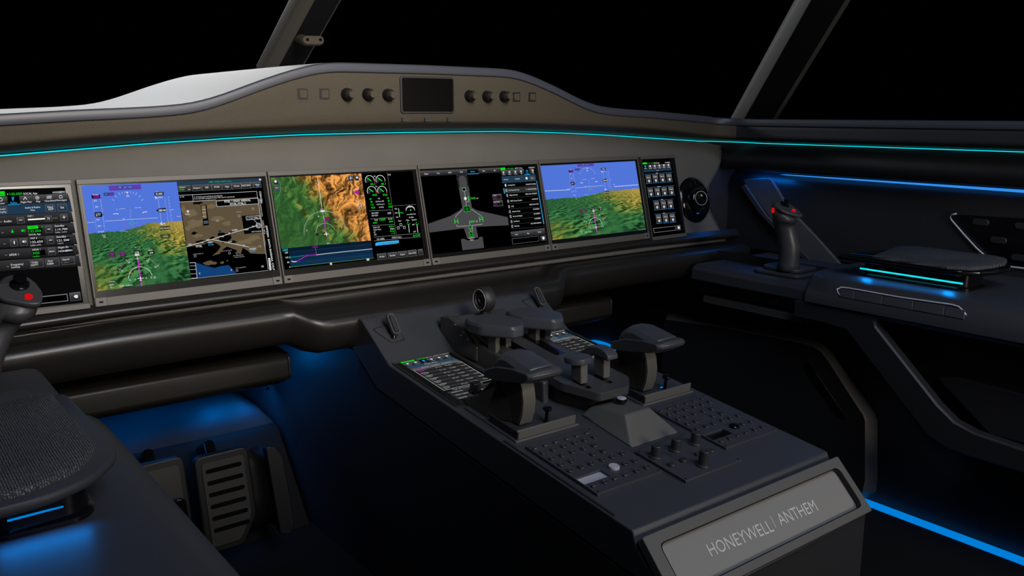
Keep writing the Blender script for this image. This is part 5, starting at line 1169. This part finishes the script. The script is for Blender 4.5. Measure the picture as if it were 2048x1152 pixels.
# sidesticks
def stick(side, label):
    t = thing('sidestick', label, 'control stick', (1.975 if side > 0 else .161, 1.40, -.425), 'sidesticks')
    cx = 2.015 if side > 0 else .121; cy = 1.372
    for k, (w, d, z0, z1) in enumerate(((.165, .15, -.425, -.415), (.128, .118, -.415, -.404))):
        O = roundpoly([(cx-w/2, cy-d/2), (cx+w/2, cy-d/2), (cx+w/2, cy+d/2), (cx-w/2, cy+d/2)], .028, 6)
        mobj('stick_base', *prism([(x, y, z0) for x, y in O], (0, 0, z1-z0)), M['plastic'], t, bevel=.003)
    # grip: stacked ellipses leaning a little
    gx = (1.965 if side > 0 else .171); gy = 1.36
    R = [(.030, -.006, -.410, .033, .028), (.028, -.008, -.395, .030, .027), (.024, -.010, -.37, .028, .027), (.018, -.008, -.34, .0275, .028), (.010, -.003, -.315, .026, .027), (.002, .002, -.295, .026, .027), (-.006, .003, -.279, .029, .029), (-.011, 0, -.266, .032, .031), (-.014, .002, -.252, .031, .030), (-.016, .007, -.240, .026, .025), (-.017, .012, -.234, .017, .016)]
    if side > 0: R = [(a*.55-.012, b, c, d*.98, e*1.0) for a, b, c, d, e in R]
    rows = []
    if side < 0: R = [(-a*1.6-.018, b, c, d*.9, e) for a, b, c, d, e in R]
    for dx, dy, z, rx, ry in R:
        tl = .55 if z > -.275 else 0
        rows.append([(gx+dx+rx*math.cos(a), gy+dy+ry*math.sin(a), z+tl*ry*math.sin(a)) for a in [2*math.pi*i/20 for i in range(20)]])
    mobj('grip', *loft(rows), M['lever'], t, smooth=True)
    F = Plane((gx-.021 if side > 0 else gx+.006, gy-.006, -.243), (1, .05, 0), (0, -.87, -.5))
    O = roundpoly([(-.028, -.018), (.022, -.024), (.030, .012), (.022, .034), (.008, .032), (-.026, .012)], .012, 5)
    if side > 0: O = [(x*1.22, y*1.25) for x, y in O]
    mobj('grip_face', *F.slab(O, -.006, .002), M['lever'], t, bevel=.0025, seg=3)
    mobj('hat_switch', *lathe([(.0125, 0), (.0125, .003), (.009, .005), (.0055, .006), (.0055, .009), (.009, .0115), (.0085, .014), (.003, .015)], 24), M['gloss'], t, mw=F.mat(.004, -.010, .002), smooth='auto', angle=40)
    mobj('red_button', *lathe([(.0052, 0), (.0052, .002), (.004, .0035), (.001, .004)], 18), M['red'], t, mw=F.mat(.010, .018, .002), smooth=True)
    if side > 0: mobj('red_trigger', *lathe([(.0075, 0), (.007, .003), (.001, .005)], 16), M['red'], t, mw=Matrix.Translation((gx-.053, gy+.010, -.249)) @ Matrix.Rotation(math.radians(-90), 4, 'Y') @ Matrix.Diagonal((.95, .5, 1, 1)), smooth=True)
    return t
stick(1, 'right-hand sidestick with red buttons, on a two-step base on the right console')
stick(-1, 'left-hand sidestick cut by the left edge of the photo, lit red button')
# ================================================================ RIGHT WALL FITTINGS
WP = Plane((2.254, 0, 0), (0, -1, 0), (0, 0, -1))       # lining of the right wall, seen from inside
def wpoly(pts, h=0): return [WP.at(px, py, h) for px, py in pts]
tr = thing('wall_trim_panel', 'slanted perforated grille panel on the right wall behind the sidestick', 'grille', (2.24, 1.5, -.35))
O = roundpoly(wpoly([(1489, 358), (1545, 356), (1580, 415), (1640, 478), (1700, 545), (1640, 545), (1560, 455)]), .01, 3)
mobj('grille', *WP.slab(O, .0, .012), M['perf'], tr, bevel=.002)
F2 = wpoly([(1488, 372), (1497, 368), (1540, 430), (1580, 470), (1655, 545), (1640, 545), (1560, 462), (1525, 425)])
mobj('grille_frame', *WP.slab(F2, .0, .02), M['plastic'], tr, bevel=.002)
wb = thing('wall_pocket', 'silver-edged recessed pocket with oval pads on the right wall', 'wall pocket', (2.24, .8, -.36))
O = roundpoly(wpoly([(1902, 428), (2100, 440), (2140, 545), (2050, 534), (2000, 524)]), .01, 3)
mobj('pocket_panel', *WP.slab(O, .0, .004), M['gloss'], wb, bevel=.001)
pth = wpoly([(1915, 427), (1905, 429), (1902, 434), (1905, 440), (1930, 469), (1955, 496), (1975, 514), (1992, 526), (2012, 532), (2048, 536), (2110, 545)])
mobj('pocket_trim', *tube([WP.p(a, b, .005) for a, b in pth], .0022, 8), M['silver'], wb, smooth=True)
for px, py, w in ((1964, 444, .040), (2050, 452, .040), (1999, 480, .040), (2050, 516, .060)):
    a, b = WP.at(px, py)
    mobj('oval_pad', *WP.slab(rrect(w, .016, .0075, 6, a, b), .004, .009), M['plastic_dark'], wb, bevel=.002)
# blue ledge light along the wall
mobj_ = mobj('ledge_light', *loft([[(2.258, y, -.1845+.0003), (2.284, y, -.1845), (2.284, y, -.1845-h), (2.258, y, -.1845-h)] for y, h in ((1.60, .0003), (1.42, .0016), (1.15, .0034), (.85, .0058), (-.2, .0062))]), M['ledge'])
tagged(mobj_, 'blue light line under the ledge along the right wall', 'light strip')
l2 = tagged(mobj('grille_lamp', *boxv(2.222, 2.252, 1.58, 1.70, -.1690, -.1685), M['blue_strong']), 'small blue lamp glowing above the perforated grille', 'lamp')
# cabinet panel low on the right
cb = thing('lower_side_panel', 'dark panel with a wide sloping edge and a slanted slot, low at the right', 'panel', (2.0, 1.4, -1.0))
def P2d(px, py, X): p = hx(px, py, X); return (p.y, p.z)
XI, XO = 1.985, 2.034
inn = [P2d(*p, XI) for p in ((1338, 640), (1440, 654), (1495, 665), (1600, 686), (1622, 692), (1640, 702), (1656, 722), (1700, 791), (1726, 830), (1730, 842), (1730, 960))]
out = [P2d(*p, XO) for p in ((1338, 626), (1440, 641), (1497, 652), (1610, 675), (1640, 683), (1658, 695), (1672, 714), (1722, 785), (1750, 826), (1755, 840), (1755, 955))]
inn += [(inn[-1][0]+.004, -.955), (inn[-1][0]+.03, -.975), (1.80, -.975), (1.80, inn[0][1])]
out += [(out[-1][0], -.965), (out[-1][0]+.03, -.998), (1.83, -.998), (1.83, out[0][1])]
n = len(inn)
vs = [(XI, y, z) for y, z in inn]+[(XO, y, z) for y, z in out]
mobj('panel_face', *prism([(XI, y, z) for y, z in inn], (.002, 0, 0)), M['plastic_dark'], cb)
mobj('panel_bevel', *grid([[(XI, y, z) for y, z in inn], [(XI+.004, y-.004 if i > 5 else y, z+.003 if i <= 7 else z) for i, (y, z) in enumerate(inn)], [(XO, y, z) for y, z in out]], True), M['frame'], cb, smooth='auto', angle=30)  # lighter material than the face paints light onto the sloping edge
sl_ = [P2d(*p, XI-.001) for p in ((1611, 722), (1620, 727), (1690, 832), (1690, 840), (1676, 836), (1607, 738))]
mobj('panel_slot', *prism([(XI-.0015, y, z) for y, z in sl_], (.002, 0, 0)), M['gloss'], cb, bevel=.0006)
# floor strip and its continuation in the right footwell
fl = tagged(mobj('floor_light', *boxv(2.008, 2.030, -.3, 1.75, -1.0005, -.992), M['blue']), 'straight bright blue light line along the floor at the right', 'light strip')
arc = [hx(px, py, 2.02) for px, py in ((1150, 692), (1165, 687), (1180, 685.5), (1195, 688), (1208, 692), (1220, 698), (1229, 706))]
nrm = V((-1, 0, 0)); rows = []
for p in chaikin(arc, 1): rows.append([p+V((0, -.010, .012)), p+V((0, .006, -.010)), p+V((.006, .006, -.010)), p+V((.006, -.010, .012))])
tagged(mobj('footwell_light', *loft(rows), M['blue']), 'short curved bright blue light band behind the pedestal, right footwell', 'light strip')
# ================================================================ RUDDER PEDALS
PD = Plane(tuple(hy(455, 1000, 1.80)), V((1, -.10, .05)), V((0, -.22, -1)))
def pedal(pl, w, h, label, slots=6, chamfer=True, arm=True):
    t = thing('rudder_pedal', label, 'pedal', tuple(pl.p(0, h/2, 0)), 'rudder pedals')
    O = roundpoly([(-w/2, -h/2), (w/2, -h/2), (w/2, h*.22), (w*.20, h/2), (-w/2, h/2)], [.018, .018, .012, .012, .012], 5)
    I = roundpoly([(-w/2+.014, -h/2+.016), (w/2-.012, -h/2+.016), (w/2-.012, h*.20), (w*.14, h/2-.014), (-w/2+.014, h/2-.014)], [.010, .010, .01, .01, .008], 5)
    mobj('pedal_shoe', *pl.slab(O, -.028, 0), M['shoe'], t, bevel=.004, seg=3)
    f = mobj('pedal_face', *pl.slab(I, 0, .0035), M['metal'], t, bevel=.001)
    for i in range(slots):
        mobj('grip_slot', *pl.slab(rrect(w*.66, .0095, .0045, 5, .001, -h/2+.035+i*.0285*h/.235), .003, .0042), M['gloss'], f)
    if arm: mobj('pedal_arm', *tube([pl.p(-w*.1, -h*.3, -.03), pl.p(-w*.1, -h*.55, -.06), pl.p(-w*.1, -h*.45, -.16)], .013, 12), M['gloss'], t, smooth='auto')
    return t
pedal(PD, .118, .215, 'large slotted rudder pedal in full view in the left footwell')
P_ = Plane(PD.o+V((-.128, .02, .012)), V((1, -.10, .05)), V((0, -.22, -1)))
pedal(P_, .105, .200, 'partly hidden rudder pedal left of the large one, with a glossy post', slots=0)
P_2 = Plane(PD.o+V((-.105, -.012, -.03)), V((1, -.10, .05)), V((0, -.22, -1)))
hb = thing('pedal_adjuster', 'glossy black upright handle between the two rudder pedals', 'handle', tuple(P_2.p(0, .05)))
mobj('adjuster_body', *P_2.slab(rrect(.030, .13, .012, 5, 0, 0), -.01, .012), M['gloss'], hb, bevel=.003)
mobj('mount_arm', *tube([P_2.p(0, .02, 0), P_2.p(0, .05, -.17)], .008, 10), M['gloss'], hb, smooth='auto')
# upright guard to the right of the big pedal
gd = thing('pedal_guard', 'curved upright black guard right of the large rudder pedal', 'guard', tuple(PD.p(.10, .1, 0)))
G = [PD.p(.060, -.09, -.035), PD.p(.085, -.105, -.03), PD.p(.11, -.105, -.02)]
vs, fs = grid([[PD.p(a, b+bb, h) for a, bb, h in ((.058, 0, -.045), (.075, -.006, -.05), (.095, -.01, -.03), (.105, -.008, -.004), (.112, -.003, .006))] for b in (-.085, -.04, .03, .095)])
g_ = mobj('guard_web', vs, fs, M['shoe'], gd, smooth=True); s = g_.modifiers.new('t', 'SOLIDIFY'); s.thickness = .006
mobj('guard_flange', *PD.slab(roundpoly([(.094, -.098), (.116, -.092), (.130, -.066), (.136, .085), (.124, .112), (.100, .104)], .008, 4), -.02, .016), M['shoe'], gd, bevel=.004, seg=3)
mobj('mount_arm', *tube([PD.p(.108, .02, 0), PD.p(.108, .05, -.17)], .008, 10), M['shoe'], gd, smooth='auto')
# ================================================================ LIGHT
def area(name, loc, target, size, power, col, sy=None, spread=180):
    l = bpy.data.lights.new(name, 'AREA'); l.energy = power; l.color = col; l.size = size
    if sy: l.shape = 'RECTANGLE'; l.size_y = sy
    l.spread = math.radians(spread)
    o = bpy.data.objects.new(name, l); o.location = loc
    o.rotation_euler = (V(target)-V(loc)).to_track_quat('-Z', 'Y').to_euler(); COL.objects.link(o); return o
area('cabin_lamp_warm', (.50, -.9, .95), (.72, 1.7, .36), .6, 8.5, (1, .90, .76), spread=48)
area('low_fill_lamp', (1.65, -.9, -.1), (1.3, 1.2, -.5), .4, 12, (1, .91, .80))  # unseen fill lamp, added to brighten the low right bevel and nameplate
area('overhead_lamp_cool', (.75, -.5, 1.45), (1.0, 1.2, -.5), 1.0, 22, (.68, .78, 1))
area('forward_deck_lamp', (1.15, 4.2, .85), (1.05, 2.0, .0), 2.0, 26, (.95, .97, 1), sy=.3)  # unseen lamp ahead of the windscreen that brightens the deck, not a sky
area('side_lamp_cool', (1.35, .6, .9), (2.2, 1.1, -.3), .4, 1.0, (.7, .8, 1))
# blue footwell lamps under the panel, and blue lamps under the armrest bases
BL = (.0, .28, 1)
for x in (.675, .765): area('footwell_lamp', (x, 2.10, -.69), (x, 2.13, -.76), .03, .20, BL)
area('footwell_lamp_row', (.45, 2.18, -.62), (.5, 2.18, -.78), .25, .55, BL)
area('footwell_lamp_side', (.73, 2.0, -.60), (.83, 1.98, -.68), .05, .13, BL)
area('footwell_lamp_right', (1.75, 2.2, -.60), (1.75, 2.3, -.8), .1, .12, BL)
area('pedal_lamp', (.50, 1.90, -.64), (.50, 1.80, -.74), .03, .012, BL, spread=70)
for y in (1.125, .925): area('armrest_lamp', (1.960, y, -.376), (1.940, y, -.395), .02, .03, BL, spread=150)
area('armrest_lamp', (1.960, 1.02, -.374), (1.940, 1.02, -.395), .18, .03, BL, sy=.01)
area('armrest_lamp_left', (.115, .880, -.382), (.115, .86, -.40), .08, .022, BL, sy=.01, spread=150)
# world: black night outside
w = bpy.data.worlds.new('night'); scene.world = w; w.use_nodes = True
w.node_tree.nodes['Background'].inputs[0].default_value = (0, 0, 0, 1); w.node_tree.nodes['Background'].inputs[1].default_value = 0
# ================================================================ CAMERA
cam = bpy.data.cameras.new('camera'); cam.sensor_width = 36; cam.lens = FPX/2048*36; cam.clip_start = .02
co = bpy.data.objects.new('camera', cam); COL.objects.link(co); scene.camera = co
m = Matrix.Identity(4)
for i in range(3): m[i][0], m[i][1], m[i][2] = cr[i], cu[i], -cf[i]
co.matrix_world = m
# raise everything so that the floor lies at height zero
for o in list(scene.objects):
    if o.parent is None:
        o.location.z += 1.0
scene.view_settings.view_transform = 'Standard'; scene.view_settings.look = 'None'
scene.view_settings.exposure = 0; scene.view_settings.gamma = 1; scene.view_settings.use_curve_mapping = False
